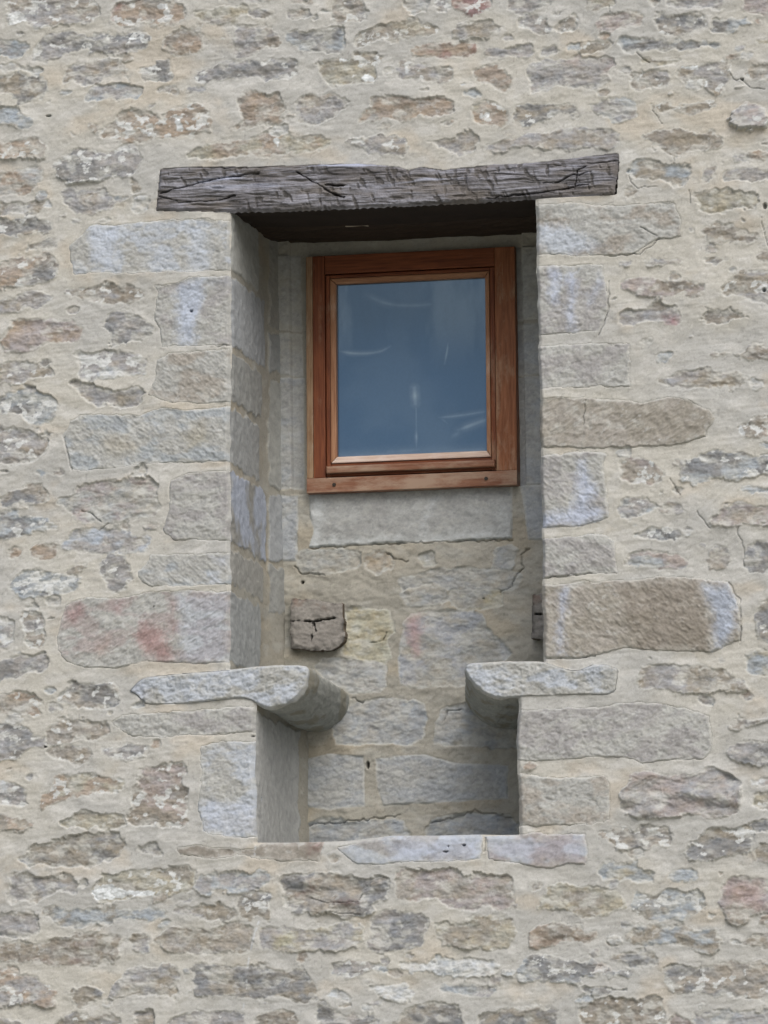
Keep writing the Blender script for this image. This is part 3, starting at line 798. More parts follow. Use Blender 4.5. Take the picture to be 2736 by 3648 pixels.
# masonry: centre panel + coarser surroundings + the body of the wall behind
Vs = [V]; Fs = [F[ismason]]; Cs = [CC]; nb = len(V)
gx0, gx1, gz0, gz1 = X[0, 0], X[0, -1], Z[0, 0], Z[-1, 0]
for (a, b, c, d) in ((WX0, gx0, WZ0, WZ1), (gx1, WX1, WZ0, WZ1), (gx0, gx1, WZ0, gz0), (gx0, gx1, gz1, WZ1)):
    x, zz = grid(a, b, c, d, .008); h, cc = surface(x, zz); idd = np.zeros(x.shape, np.int32)
    lay_stones(x, zz, h, cc, idd, stones)
    Vs.append(np.stack([x.ravel(), -h.ravel(), zz.ravel()], 1)); Fs.append(grid_faces(*x.shape)+nb); Cs.append(np.clip(cc.reshape(-1, 3)/WL, .004, .85)); nb += x.size
bx = np.array([(WX0, .0, WZ0), (WX1, .0, WZ0), (WX1, .0, WZ1), (WX0, .0, WZ1), (WX0, .95, WZ0), (WX1, .95, WZ0), (WX1, .95, WZ1), (WX0, .95, WZ1)])
Vs.append(bx); Cs.append(np.tile(alb(MORT), (8, 1)))
Fs.append(np.array([(0, 4, 5, 1), (1, 5, 6, 2), (2, 6, 7, 3), (3, 7, 4, 0), (5, 4, 7, 6)])+nb)
mas = under(make_mesh('masonry', np.concatenate(Vs), np.concatenate(Fs), np.concatenate(Cs), MAT_STONE))
# the mesh data are in world coordinates; parents are offset by matrix_parent_inverse

YB = lambda z: np.interp(z, [-1.3, .95], [.585, .505])       # depth of the niche's back wall
def extruded(fmask, depth_levels, side_fn):
    """front patch + its rim carried back; returns V, F, C"""
    f = F[fmask]; u = np.unique(f); mp = np.full(len(V), -1, np.int64); mp[u] = np.arange(len(u))
    v = V[u].copy(); c = CC[u].copy(); f = mp[f]
    e = boundary(f); bu = np.unique(e); bm = np.full(len(v), -1, np.int64)
    vs = [v]; cs = [c]; fs = [f]; prev = np.arange(len(v)); n = len(v)
    for d in depth_levels:
        nv, ncol = side_fn(v[bu], c[bu], d)
        bm2 = np.full(len(v), -1, np.int64); bm2[bu] = n+np.arange(len(bu))
        vs.append(nv); cs.append(ncol)
        fs.append(np.stack([prev[e[:, 1]], prev[e[:, 0]], bm2[e[:, 0]], bm2[e[:, 1]]], 1))
        prev = bm2; n += len(bu)
    return np.concatenate(vs), np.concatenate(fs), np.concatenate(cs)
LBL = {}
for pid, s in parts.items():
    fm = keep & (fid == pid)
    if not fm.any(): continue
    if 'C' in s['fl']:
        # smooth rim
        f = F[fm]; b = np.unique(boundary(f)); qx, qz = poly_near(V[b, 0], V[b, 2], s['poly']); V[b, 0] = qx; V[b, 2] = qz; V[b, 1] = .005
        cen = s['poly'].mean(0)
        left = cen[0] < 0.2
        ccx, ccz = (XZ(980., 2420.) if left else XZ(1790., 2415.))
        def side(v, c, d, left=left, ccx=float(ccx), ccz=float(ccz)):
            o = v.copy(); o[:, 1] = d
            t = d/.56
            sa_ = np.arctan2(v[:, 2]-ccz, v[:, 0]-ccx)*.11+.4; n = fbm(sa_/.06, sa_*0+d/.07, 80, 3)*.010+fbm(sa_/.012, sa_*0+d/.012, 82, 3)*.0030
            dx, dz = v[:, 0]-ccx, v[:, 2]-ccz; L = np.hypot(dx, dz)+1e-6
            o[:, 0] += dx/L*n-(0 if left else .105)*t; o[:, 2] += dz/L*n-(.012 if left else .026)*t
            if d < .012: pass
            k = lin((146, 144, 136))*(1+.22*fbm(sa_/.03, sa_*0+d/.03, 84, 3)+.18*vn(sa_/.005, sa_*0+d/.006, 86))[:, None]/WL
            m = sst(-.02, .18, np.array(fbm(sa_/.08, sa_*0+d/.09, 88, 3)))[:, None]
            k = k*(1-m)+lin((134, 128, 114))/WL*m
            if d < .02: k = c
            return o, np.clip(k, .01, .8)
        vv, ff, cc = extruded(fm, [.010, .02]+list(np.arange(.03, .60, .008)), side)
        o = under(make_mesh('corbel', vv, ff, cc, MAT_STONE))
    else:
        vv, ff, cc = extruded(fm, [.07], lambda v, c, d: (np.stack([v[:, 0], np.full(len(v), d), v[:, 2]], 1), c))
        o = under(make_mesh('sill_stone' if 'S' in s['fl'] else 'jamb_stone', vv, ff, cc, MAT_STONE))
    LBL[pid] = o
    lab = {'dp': 'dressed block with reddish stains', 'Bd': 'dressed block with bluish white bloom', 'tY': 'brown dressed block with tool marks', 'Bp': 'lilac grey sill stone', 'Bg': 'bluish white sill stone', 'Tt': 'brown sill stone with a red end'}.get(s.get('c'))
    if lab: o['label'] = lab

# ------------------------------------------------------------------ niche: side faces
def oedge(zq, side):
    """x of the opening's left / right outline at height z"""
    n = len(OPEN); out = np.full(len(zq), np.nan)
    mid = .5*(OPEN[:, 0].min()+OPEN[:, 0].max())
    for i in range(n):
        a, b = OPEN[i], OPEN[(i+1) % n]
        if abs(a[1]-b[1]) < .01 or ((a[0] < mid) != (side < 0)): continue
        lo, hi = min(a[1], b[1]), max(a[1], b[1]); m = (zq >= lo-1e-6) & (zq <= hi+1e-6)
        out[m] = a[0]+(b[0]-a[0])*(zq[m]-a[1])/(b[1]-a[1])
    ok = ~np.isnan(out); return np.interp(zq, zq[ok], out[ok])
zpix = lambda py: float(XZ(np.array(820.), np.array(float(py)))[1])
JOINTS = [zpix(v) for v in (700, 972, 1241, 1436, 1664, 1944, 2092, 2372)]      # bed joints of the left jamb from the top
REVC = [(186,182,170), (180,179,177), (172,168,158), (172,169,162), (180,184,198), (174,167,154), (170,168,162)]
def reveal(name, z0, z1, side, splay, joints, colors, corner=.0, inner=None, far=None):
    zs = np.linspace(z0, z1, int((z1-z0)/.0035)); ys = np.concatenate([[.009, .012], np.arange(.016, .60, .0045)])
    Y, ZZ = np.meshgrid(ys, zs); xe = oedge(zs, side)[:, None]+arris(zs, side < 0)[:, None]*sst(.07, .009, Y)
    n = -side                                     # the face looks into the niche
    Hh, Cc = surface(Y*1.0+3, ZZ, base=(152, 144, 130), mort_sand=1.0)
    Hh = Hh*.5
    tt = Y/.55
    blocks = [(joints[k], joints[k+1], -.1, far or .34+.10*((k*37) % 10)/10, 0, k) for k in range(len(joints)-1)]
    if inner: blocks = [(inner[k], inner[k+1], .45, .80, 1, k+2) for k in range(len(inner)-1)]+blocks
    for zt, zb, y0, y1, sub, k in blocks:
        if True:
            col = colors[(k+sub*3) % len(colors)]
            poly = np.array([(y0, zt-.012), (y1, zt-.012), (y1, zb+.012), (y0, zb+.012)])
            s = poly_sd(Y, ZZ, poly)+fbm(Y/.04+k, ZZ/.04, 90, 3)*.022
            inn = s > 0
            g = fbm(Y/.02+k, ZZ/.02, 92, 4); f = vn(Y/.006, ZZ/.006, 94)
            Hh = np.where(inn, .003+g*.003+f*.001, Hh)
            c = lin(OC(col))*np.clip(1+.22*g+.14*f, .6, 1.5)[..., None]
            if col[2] > col[0]:
                m = sst(-.1, .2, fbm(Y/.09+k, ZZ/.09, 96, 3))[..., None]; c = c*(1-m)+lin(OC((164, 157, 144)))*(1+.22*g[..., None])*m
            Cc = np.where(inn[..., None], c, Cc)
    edge = sst(.009, .03, Y)
    Xo = xe+n*(Hh*edge+splay*tt+corner*sst(.62, 1.05, tt)**2*.06)
    Vv = np.stack([Xo.ravel(), Y.ravel(), ZZ.ravel()], 1); f = grid_faces(*Y.shape)
    return under(make_mesh(name, Vv, f if n < 0 else f[:, ::-1], np.clip(Cc.reshape(-1, 3)/WL, .01, .8), MAT_STONE))
zL0 = zpix(2470); zT = zpix(690)
reveal('reveal', zL0, zT, -1, .006, JOINTS, REVC, .55, [float(XZ(np.array(960.), np.array(v), .5)[1]) for v in (830., 1186., 1345., 1755., 2010., 2200.)])
reveal('reveal', zL0, zT, 1, .0, JOINTS, REVC, .3)
zF = float(XZ(np.array(1000.), np.array(3003.))[1])
JL = [zpix(2440)+.0, zpix(2530), zpix(3020)-.05]
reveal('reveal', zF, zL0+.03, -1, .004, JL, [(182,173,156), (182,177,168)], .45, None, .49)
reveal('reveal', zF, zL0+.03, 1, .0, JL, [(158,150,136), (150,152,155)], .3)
# niche floor
xa, xb = OPEN[:, 0].min(), OPEN[:, 0].max()
x, y = np.meshgrid(np.linspace(xa-.02, xb+.02, 240), np.linspace(.009, .62, 120))
h, c = surface(x, y+5, base=(150, 143, 129))
zfl = np.interp(x[0], *zip(*sorted([(p[0], p[1]) for p in OPEN[11:21]])))[None, :]
o = under(make_mesh('niche_floor', np.stack([x.ravel(), y.ravel(), (zfl+h*.5-.002-.02*sst(0, .1, y)).ravel()], 1), grid_faces(*x.shape), np.clip(c.reshape(-1, 3)/WL, .01, .8), MAT_STONE))

# ------------------------------------------------------------------ niche: back wall with the old window surround
def B3(pts): return [((x/1.185+700), (y/1.185+2000)) for x, y in pts]
def B2(pts): return [((x/1.185+700), (y/1.185+1300)) for x, y in pts]
def B1(pts): return [((x/1.185+700), (y/1.185+600)) for x, y in pts]
YBM = .545
back = []
def bs(c, fl, p, pts, ym=YBM):
    back.append(dict(poly=P2(pts, ym), A=OC(c[0])*1.06, B=OC(c[1])*1.06, fl=fl, p=p/1000, px=None))
gy = (170, 166, 158); sd_ = (174, 166, 150); bl = (165, 166, 167); yl = (186, 170, 126)
bs((gy, sd_), 'D', 4, B1([(318, 372), (446, 372), (446, 690), (318, 690)]))
bs((gy, sd_), 'D', 4, B1([(320, 702), (450, 702), (450, 880), (320, 880)]))
bs((gy, bl), 'Dq', 4, B2([(318, 58), (455, 58), (455, 526), (318, 530)]))
bs((bl, gy), 'Dq', 4, B2([(322, 552), (432, 556), (428, 830), (322, 830)]))
bs((gy, sd_), 'D', 4, B1([(1345, 340), (1640, 330), (1640, 640), (1345, 648)]))
bs((gy, bl), 'D', 4, B1([(1348, 662), (1640, 652), (1640, 870), (1348, 878)]))
bs((gy, bl), 'D', 4, B2([(1356, 56), (1640, 46), (1640, 500), (1360, 508)]))
bs((gy, bl), 'D', 4, B2([(1372, 512), (1640, 505), (1640, 740), (1400, 740)]))
bs(((171, 168, 160), (165, 161, 153)), 'D', 9, B2([(480, 540), (1335, 508), (1335, 735), (1100, 742), (800, 752), (480, 770), (500, 700), (482, 640)]))
bs((sd_, (170, 160, 140)), '', 5, B2([(420, 795), (560, 785), (690, 790), (700, 850), (560, 885), (430, 870)]))
bs(((184, 160, 126), (178, 165, 140)), '', 3, B2([(705, 800), (810, 795), (835, 850), (770, 885), (710, 865)]))
bs(((184, 170, 132), sd_), 'w', 4, B2([(940, 800), (1000, 790), (1010, 840), (950, 850)]))
bs((sd_, gy), '', 5, B2([(1250, 770), (1345, 765), (1340, 860), (1255, 870)]))
bs((sd_, gy), '', 5, B2([(850, 905), (1100, 850), (1250, 870), (1380, 880), (1340, 940), (1260, 960), (1000, 950), (880, 960)]))
bs((yl, (196, 184, 146)), '', 3, B3([(630, 195), (800, 205), (840, 290), (800, 330), (810, 420), (700, 420), (600, 385), (630, 330)]))
bs(((168, 167, 170), sd_), '', 4, B3([(860, 400), (885, 230), (1000, 215), (1190, 215), (1230, 290), (1330, 380), (1280, 430), (1130, 520), (860, 530)]))
bs((gy, (176, 172, 164)), '', 4, B3([(490, 450), (540, 405), (790, 430), (800, 540), (650, 550), (560, 500)]))
bs((bl, gy), '', 4, B3([(560, 690), (660, 600), (800, 580), (950, 600), (965, 640), (940, 760), (780, 770), (600, 770)]))
bs((gy, sd_), '', 4, B3([(1000, 690), (1040, 620), (1150, 600), (1330, 680), (1600, 690), (1600, 770), (1220, 780), (1010, 770)]))
bs((bl, gy), 'Dq', 4, B3([(460, 830), (560, 810), (700, 820), (705, 1030), (560, 1045), (455, 1030)]))
bs((gy, bl), 'Dq', 4, B3([(750, 830), (960, 810), (1080, 850), (1310, 860), (1310, 1000), (1110, 1010), (900, 1020), (780, 1030), (760, 960)]))
bs((gy, bl), '', 4, B3([(455, 1110), (540, 1085), (650, 1100), (860, 1080), (900, 1150), (860, 1230), (455, 1230)]))
bs((gy, bl), '', 4, B3([(960, 1100), (1130, 1060), (1350, 1080), (1350, 1230), (980, 1230)]))
bs((yl, sd_), '', 4, B3([(1060, 120), (1180, 120), (1290, 130), (1290, 190), (1130, 200), (1080, 170)]))
bs((gy, sd_), '', 4, B3([(860, 130), (1050, 95), (1060, 170), (900, 190)]))
bx0, bx1 = xa-.03, xb+.06
X2, Z2 = grid(bx0, bx1, zF-.08, zT+.02, .0028)
H2, C2 = surface(X2+9, Z2, base=(162, 155, 142), mort_sand=1.0)
H2 = H2*1.2+fbm(X2/.06, Z2/.05, 98, 3)*.010+.004*np.abs(fbm(X2/.035, Z2/.025, 99, 3))
ID2 = np.zeros(X2.shape, np.int32)
SD2 = lay_stones(X2, Z2, H2, C2, ID2, back, 300, .55)
def at2(py, ym=YBM): return float(XZ(np.array(1300.), np.array(float(py)), ym)[1])
lay_stains(X2, Z2, C2, SD2, '''@ 700 2000
196,150,146 .8:1235,318 1325,318 1330,420 1300,540 1240,480
@ 700 1300
200,199,193 .75:1130,1225 1240,1225 1240,1110 1300,1110 1290,1230 1000,1240
''', YBM)
lay_stains(X2, Z2, C2, SD2, SLAB, YBM)
# rebate in the surround along the window, a step back of 12 mm
xr0 = float(XZ(np.array(1042.), np.array(1500.), YBM)[0]); xr1 = float(XZ(np.array(1872.), np.array(1500.), YBM)[0])
zr = at2(1755)
m = sst(xr0-.002, xr0+.002, X2)*sst(xr1+.002, xr1-.002, X2)*sst(zr-.002, zr+.002, Z2); H2 = H2*(1-.5*m)-.022*m
CR2 = [B2([(415, 850), (440, 880), (500, 885), (545, 890)]), B2([(1400, 770), (1375, 800), (1380, 860), (1340, 900), (1330, 940), (1280, 955)]), B2([(800, 790), (830, 820), (900, 830)]),
       B2([(478, 773), (640, 766), (800, 757), (1100, 745), (1337, 739)]), B3([(650, 575), (700, 590)]), B3([(1040, 665), (1060, 630), (1110, 620)]), B3([(455, 1110), (640, 1095), (850, 1070)]), B3([(985, 1100), (1130, 1065), (1170, 1050), (1330, 1078)]), B3([(480, 200), (510, 225)]), B3([(730, 345), (790, 330), (800, 300)])]
for q in CR2:
    d = line_d(X2+vn(X2/.012, Z2/.012, 70)*.01, Z2+vn(X2/.012, Z2/.012, 71)*.01, P2(q, YBM)); m = sst(.0030, .0005, d); H2 -= m*.009; C2 *= (1-.2*m)[..., None]
for (q, a, b) in ((B3([(447, 88)]), .005, .005), (B3([(718, 858)]), .0045, .011), (B2([(1210, 985)]), .002, .002)):
    c = P2(q, YBM)[0]; m = sst(1.25, .75, np.sqrt(((X2-c[0])/a)**2+((Z2-c[1])/b)**2)); H2 -= m*.03; C2 *= (1-.6*m)[..., None]
# window frame rectangle in the plane of the frame
YW = .500
wp = P2([(1089, 915), (1830, 877), (1846, 1726), (1093, 1759)], YW)
wx0, wx1 = (wp[0, 0]+wp[3, 0])/2, (wp[1, 0]+wp[2, 0])/2; wz1, wz0 = (wp[0, 1]+wp[1, 1])/2, (wp[2, 1]+wp[3, 1])/2
F2 = grid_faces(*X2.shape); fcx = X2.ravel()[F2].mean(1); fcz = Z2.ravel()[F2].mean(1)
hole = (fcx > wx0+.012) & (fcx < wx1-.012) & (fcz > wz0+.012) & (fcz < wz1-.012)
V2 = np.stack([X2.ravel(), (YB(Z2)-H2).ravel(), Z2.ravel()], 1)
under(make_mesh('niche_back', V2, F2[~hole], np.clip(C2.reshape(-1, 3)/WL, .01, .8), MAT_STONE))

# ------------------------------------------------------------------ timber lintel
def lintel_beam():
    ns, nt_ = 660, 76
    top = np.array(sorted([tuple(p) for p in LINTEL[2:21]])); bot = np.array(sorted([tuple(p) for p in LINTEL[22:]]+[tuple(LINTEL[0])]))
    x0b, x0t = LINTEL[0][0], LINTEL[2][0]; x1t, x1b = LINTEL[20][0], LINTEL[22][0]
    s = np.linspace(0, 1, ns)[None, :]; t = np.linspace(0, 1, nt_)[:, None]
    xl = x0b+(x0t-x0b)*t; xr = x1b+(x1t-x1b)*t
    Xl = xl+(xr-xl)*s
    Xl = Xl+(fbm(t*8, s*0, 101, 3)*.012)*(s < .001)+(fbm(t*9, s*0+4, 103, 3)*.010)*(s > .999)
    zt = np.interp(Xl, top[:, 0], top[:, 1])+fbm(Xl/.05, Xl*0, 105, 3)*.006
    zb = np.interp(Xl, bot[:, 0], bot[:, 1])
    inopen = sst(OPEN[0, 0], OPEN[0, 0]+.03, Xl)*sst(OPEN[-1, 0], OPEN[-1, 0]-.03, Xl)
    ph = Xl/.0225+1.3*fbm(Xl/.12, Xl*0, 107, 2)
    zb = zb+inopen*.0036*np.abs(np.sin(math.pi*ph))*(1+1.2*vn(Xl/.03, Xl*0, 109))
    Zl = zb+(zt-zb)*t
    # grain bends with the beam
    g1 = fbm(Xl/.11, Zl/.0085+fbm(Xl/.25, Zl/.1, 111, 2)*3, 113, 4); g2 = fbm(Xl/.05, Zl/.0035, 115, 3)
    nick = np.maximum(.8*sst(.20, .38, fbm((Xl+.35*Zl)/.012, (Zl-.2*Xl)/.030, 117, 2))*sst(-.1, .2, fbm(Xl/.2, Zl/.07, 119, 2)), .75*sst(.16, .40, fbm(Xl/.07, (Zl+.06*Xl)/.006, 116, 3)))
    big = fbm(Xl/.09, Zl/.06, 121, 3)
    h = .010+g1*.005+g2*.0035-nick*.0045+big*.012+.0015*vn(Xl/.005, Zl/.005, 114)
    cr = np.zeros_like(h)
    for q in ([(0, 0, 950, 1142), (0, 0, 1080, 1108), (0, 0, 1280, 1060), (0, 0, 1530, 1022)], [(900, 0, 260, 1010), (900, 0, 330, 1060), (900, 0, 400, 1100), (900, 0, 480, 1150), (900, 0, 545, 1168)],
              [(1736, 0, 330, 1085), (1736, 0, 420, 1078), (1736, 0, 500, 1040), (1736, 0, 620, 1020)], [(1736, 0, 515, 1115), (1736, 0, 535, 1010), (1736, 0, 580, 990)], [(1736, 0, 0, 1176), (1736, 0, 200, 1152), (1736, 0, 330, 1140), (1736, 0, 600, 1090)],
              [(1736, 0, 590, 970), (1736, 0, 780, 955)], [(0, 0, 945, 1165), (0, 0, 1050, 1185)], [(900, 0, 430, 1095), (900, 0, 540, 1100)], [(0, 0, 1060, 1200), (0, 0, 1300, 1185), (0, 0, 1390, 1160)], [(0, 0, 1090, 985), (0, 0, 1340, 992), (0, 0, 1640, 985)]):
        d = line_d(Xl+vn(Xl/.02, Zl/.01, 123)*.004, Zl+vn(Xl/.02, Zl/.01, 125)*.006, P2([(a+c/1.659, b+e/1.659) for a, b, c, e in q])); wv = .0023*(.55+1.3*np.clip(vn(Xl/.04, Zl/.2, 126)+.5, 0, 1)); cr = np.maximum(cr, sst(wv, wv*.2, d)*np.clip(.5+1.4*(vn(Xl/.03, Zl/.2, 128)+.3), 0, 1))
    h = h-cr*.016
    ed = np.minimum(np.minimum(t*(zt-zb), (1-t)*(zt-zb)), np.minimum(s*(xr-xl), (1-s)*(xr-xl)))
    h = h*sst(0, .012, ed)-.003*(1-sst(0, .012, ed))
    ridge = np.clip(.45+g1*.8+g2*.7-nick*.8+.45*fbm(Xl/.012, Zl/.005, 112, 3)+.35*fbm(Xl/.05, Zl/.03, 110, 3), 0, 1)
    A, B_, D = lin((90, 86, 84)), lin((141, 138, 143)), lin((58, 52, 48))
    k = A[None, None]*(1-ridge[..., None])+B_*ridge[..., None]
    br = sst(.0, .35, fbm(Xl/.12, Zl/.03, 127, 4))[..., None]; k = k*(1-br*.7)+lin((106, 98, 91))*br*.7
    dk = sst(.05, .4, fbm(Xl/.10, Zl/.05, 129, 4))[..., None]; k = k*(1-dk*.55)+lin((74, 70, 70))*dk*.55
    lt = (sst(.12, .4, fbm(Xl/.18, Zl/.02, 131, 4))*sst(.3, .7, t+.3*fbm(Xl/.3, Zl/.1, 133, 2))*.8)[..., None]; k = k*(1-lt)+lin((164, 166, 180))*lt
    q = np.clip(cr*.75+nick*.33, 0, 1)[..., None]; k = k*(1-q)+D*.6*q
    Vf = np.stack([Xl.ravel(), (-h).ravel(), Zl.ravel()], 1); Ff = grid_faces(nt_, ns); Cf = np.clip(k.reshape(-1, 3)/WL, .01, .8)
    e = boundary(Ff); bu = np.unique(e); vs = [Vf]; fs = [Ff]; cs = [Cf]; prev = np.arange(len(Vf)); n = len(Vf)
    for d in (.008, .024, .04, .07, .10, .14, .18, .22, .245):
        v = Vf[bu].copy(); v[:, 1] = d; v[:, 2] += fbm(v[:, 0]/.08, v[:, 0]*0+d/.03, 135, 3)*.008*min(1, d/.03)
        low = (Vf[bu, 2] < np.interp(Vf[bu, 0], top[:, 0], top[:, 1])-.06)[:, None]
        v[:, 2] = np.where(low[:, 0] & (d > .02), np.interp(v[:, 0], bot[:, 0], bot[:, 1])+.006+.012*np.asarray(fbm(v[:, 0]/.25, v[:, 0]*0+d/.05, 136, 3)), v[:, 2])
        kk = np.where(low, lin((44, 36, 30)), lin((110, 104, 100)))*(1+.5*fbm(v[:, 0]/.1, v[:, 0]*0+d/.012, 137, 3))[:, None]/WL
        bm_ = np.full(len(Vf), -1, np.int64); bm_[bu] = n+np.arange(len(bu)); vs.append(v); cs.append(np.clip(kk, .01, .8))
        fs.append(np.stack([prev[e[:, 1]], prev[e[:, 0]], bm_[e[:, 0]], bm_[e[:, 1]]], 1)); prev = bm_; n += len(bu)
    back_ = np.array([(LINTEL[0][0], .246, LINTEL[0][1]), (LINTEL[22][0], .246, LINTEL[22][1]), (LINTEL[20][0], .246, LINTEL[20][1]), (LINTEL[2][0], .246, LINTEL[2][1])])
    vs.append(back_); cs.append(np.tile(alb((80, 72, 66)), (4, 1))); fs.append(np.array([(0, 1, 2, 3)])+n)
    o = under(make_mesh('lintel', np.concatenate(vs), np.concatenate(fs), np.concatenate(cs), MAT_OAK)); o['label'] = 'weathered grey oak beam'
    return o
lintel_beam()
def rough_box(name, x0, x1, y0, y1, z0, z1, col, mat, amp=.006, d=.02, axis=0, slope=0.0, parent=wall):
    """box with slightly uneven faces, grain along an axis"""
    bm = bmesh.new(); bmesh.ops.create_cube(bm, size=1)
    for v in bm.verts: v.co = Vector((x0+(x1-x0)*(v.co.x+.5), y0+(y1-y0)*(v.co.y+.5), z0+(z1-z0)*(v.co.z+.5)))
    n = max(x1-x0, y1-y0, z1-z0)
    for it in range(12):
        le = [e for e in bm.edges if e.calc_length() > d]
        if not le: break
        bmesh.ops.subdivide_edges(bm, edges=le, cuts=1, use_grid_fill=True)
    bmesh.ops.triangulate(bm, faces=[f for f in bm.faces if len(f.verts) != 4])
    P = np.array([v.co[:] for v in bm.verts])
    a = fbm(P[:, 0]/.09+P[:, 1]/.05, P[:, 2]/.05+P[:, 1]/.04, 141, 3)*amp; b = fbm(P[:, 0]/.09+7, P[:, 2]/.05+P[:, 1]/.04, 143, 3)*amp
    for v, i, j in zip(bm.verts, a, b): v.co.z += float(i)+slope*(v.co.x-x0); v.co.y += float(j)
    me = bpy.data.meshes.new(name); bm.to_mesh(me); bm.free()
    c = np.ones((len(P), 4), np.float32); c[:, :3] = np.clip(alb(col)*(1+.5*fbm(P[:, 0]/.12, P[:, 2]/.008+P[:, 1]/.012, 145, 3))[:, None], .008, .8)
    at = me.attributes.new('tint', 'FLOAT_COLOR', 'POINT'); at.data.foreach_set('color', c.ravel()); me.materials.append(mat)
    o = bpy.data.objects.new(name, me); COL.objects.link(o); under(o, parent); return o
xl0, xr1_ = OPEN[0, 0], OPEN[-1, 0]
zl = float(XZ(np.array(1364.), np.array(738.))[1])
sl_ = (LINTEL[22][1]-LINTEL[0][1])/(LINTEL[22][0]-LINTEL[0][0])
zA = float(np.interp(xl0, [LINTEL[0][0], LINTEL[22][0]], [LINTEL[0][1], LINTEL[22][1]]))
o = rough_box('inner_lintel', xl0-.05, xr1_+.06, .262, .64, zA+.002, zA+.16, (58, 47, 38), MAT_OAK, .010, .02, 0, sl_*.75); o['label'] = 'dark timber behind the grey beam'

ps = P2([(1226, 818), (1308, 818)], .25)
o = rough_box('packing_stone', ps[0, 0], ps[1, 0], .236, .275, zA+sl_*(ps[0, 0]-xl0)-.010, zA+.05, (176, 160, 138), MAT_STONE, .012, .008)
# ------------------------------------------------------------------ sawn beam ends in the back of the niche
def beam_end(pts, y_front, y_back, seedx):
    poly = P2(pts, y_front); n = 0
    bm = bmesh.new()
    x0, z0 = poly.min(0); x1, z1 = poly.max(0)
    x, zz = grid(x0-.004, x1+.004, z0-.004, z1+.004, .0025); s = poly_sd(x, zz, poly)+fbm(x/.02, zz/.02, 151, 3)*.006
    cxx, czz = x0+(x1-x0)*.42, z0+(z1-z0)*.56
    r = np.hypot(x-cxx, zz-czz); th = np.arctan2(zz-czz, x-cxx)
    rings = np.sin(r/.0021+2*fbm(x/.03, zz/.03, 153, 2))
    h = .004*sst(0, .012, s)+rings*.0003+fbm(x/.02, zz/.012, 155, 4)*.005
    crk = np.zeros_like(h)
    for a, l0, l1 in ((math.pi*.99, 0, .07), (.10, .0, .085), (-1.66, 0, .08), (-1.30, .0, .035)):
        da = np.abs((th-a+math.pi) % (2*math.pi)-math.pi)*r
        da = da+fbm(x/.018, zz/.018, 157, 3)*.008; crk = np.maximum(crk, sst(.0021, .0003, da)*(np.cos(th-a) > 0)*sst(l0-.004, l0+.004, r)*sst(l1+.004, l1-.004, r))
    h = h-crk*.02
    edge_dark = sst(.014, .0, s)
    k = lin((134, 127, 119))*(1+.35*fbm(x/.02, zz/.015, 159, 4)+.04*rings)[..., None]
    m = (sst(.02, .3, fbm(x/.03, zz/.03, 161, 3))*.5*sst(z1-.06, z1, zz))[..., None]; k = k*(1-m)+lin((118, 88, 70))*m
    k = k*(1-.55*(edge_dark*sst(-.2, .3, fbm(x/.02, zz/.02, 163, 2)))[..., None])*(1-.7*crk)[..., None]
    Fm = grid_faces(*x.shape); kp = s.ravel()[Fm].mean(1) > 0; Vm = np.stack([x.ravel(), y_front-h.ravel(), zz.ravel()], 1); Fk = Fm[kp]
    Ck = np.clip(k.reshape(-1, 3)/WL, .01, .8); e = boundary(Fk); bu = np.unique(e); vs = [Vm]; fs = [Fk]; cs = [Ck]; prev = np.arange(len(Vm)); nn = len(Vm)
    for d in np.arange(y_front+.006, y_back, .012):
        v = Vm[bu].copy(); v[:, 1] = d; v[:, 2] += fbm(v[:, 0]/.03, v[:, 2]/.03+d/.06, 165, 2)*.006
        kk = lin((96, 84, 72))*(1+.4*fbm(v[:, 0]/.01+v[:, 2]/.01, v[:, 0]*0+d/.09, 167, 3))[:, None]/WL
        bm_ = np.full(len(Vm), -1, np.int64); bm_[bu] = nn+np.arange(len(bu)); vs.append(v); cs.append(np.clip(kk, .01, .8))
        fs.append(np.stack([prev[e[:, 1]], prev[e[:, 0]], bm_[e[:, 0]], bm_[e[:, 1]]], 1)); prev = bm_; nn += len(bu)
    bpy.data.meshes
    return under(make_mesh('beam_end', np.concatenate(vs), np.concatenate(fs), np.concatenate(cs), MAT_OAK))
o = beam_end(B3([(400, 155), (500, 162), (612, 180), (622, 250), (625, 330), (600, 362), (560, 378), (480, 375), (400, 365), (396, 260)]), .515, .62, 0)
o['label'] = 'cracked square timber end at the left of the niche'
o = beam_end(B3([(1420, 140), (1600, 130), (1620, 200), (1620, 320), (1560, 335), (1440, 332), (1412, 322), (1418, 220)]), .505, .62, 1)
o['label'] = 'timber end partly hidden by the right side of the niche'

# ------------------------------------------------------------------ the window
win = bpy.data.objects.new('window', None); COL.objects.link(win)
win.parent = wall; win.matrix_parent_inverse = Matrix.Translation(-Vector((0, 0, WZ0)))
win.location = (wx0, YW, wz0)
WW, WH = wx1-wx0, wz1-wz0
DK, LT, PL = (.105, .029, .013), (.225, .075, .032), (.33, .22, .15)
WV = mat_wood('window_wood_upright', DK, LT, PL, 2, .055); WHm = mat_wood('window_wood_level', DK, LT, PL, 0, .03)
WHp = mat_wood('window_wood_bleached', (.16, .066, .038), (.27, .145, .095), (.36, .28, .22), 0, .17)
BEADV = mat_wood('bead_wood_upright', (.27, .13, .07), (.42, .24, .15), (.55, .41, .33), 2, .06); BEADH = mat_wood('bead_wood_level', (.27, .13, .07), (.42, .24, .15), (.55, .41, .33), 0, .06)
BEADP = mat_wood('bead_wood_bleached', (.55, .42, .36), (.72, .60, .54), (.76, .68, .66), 0, .2)
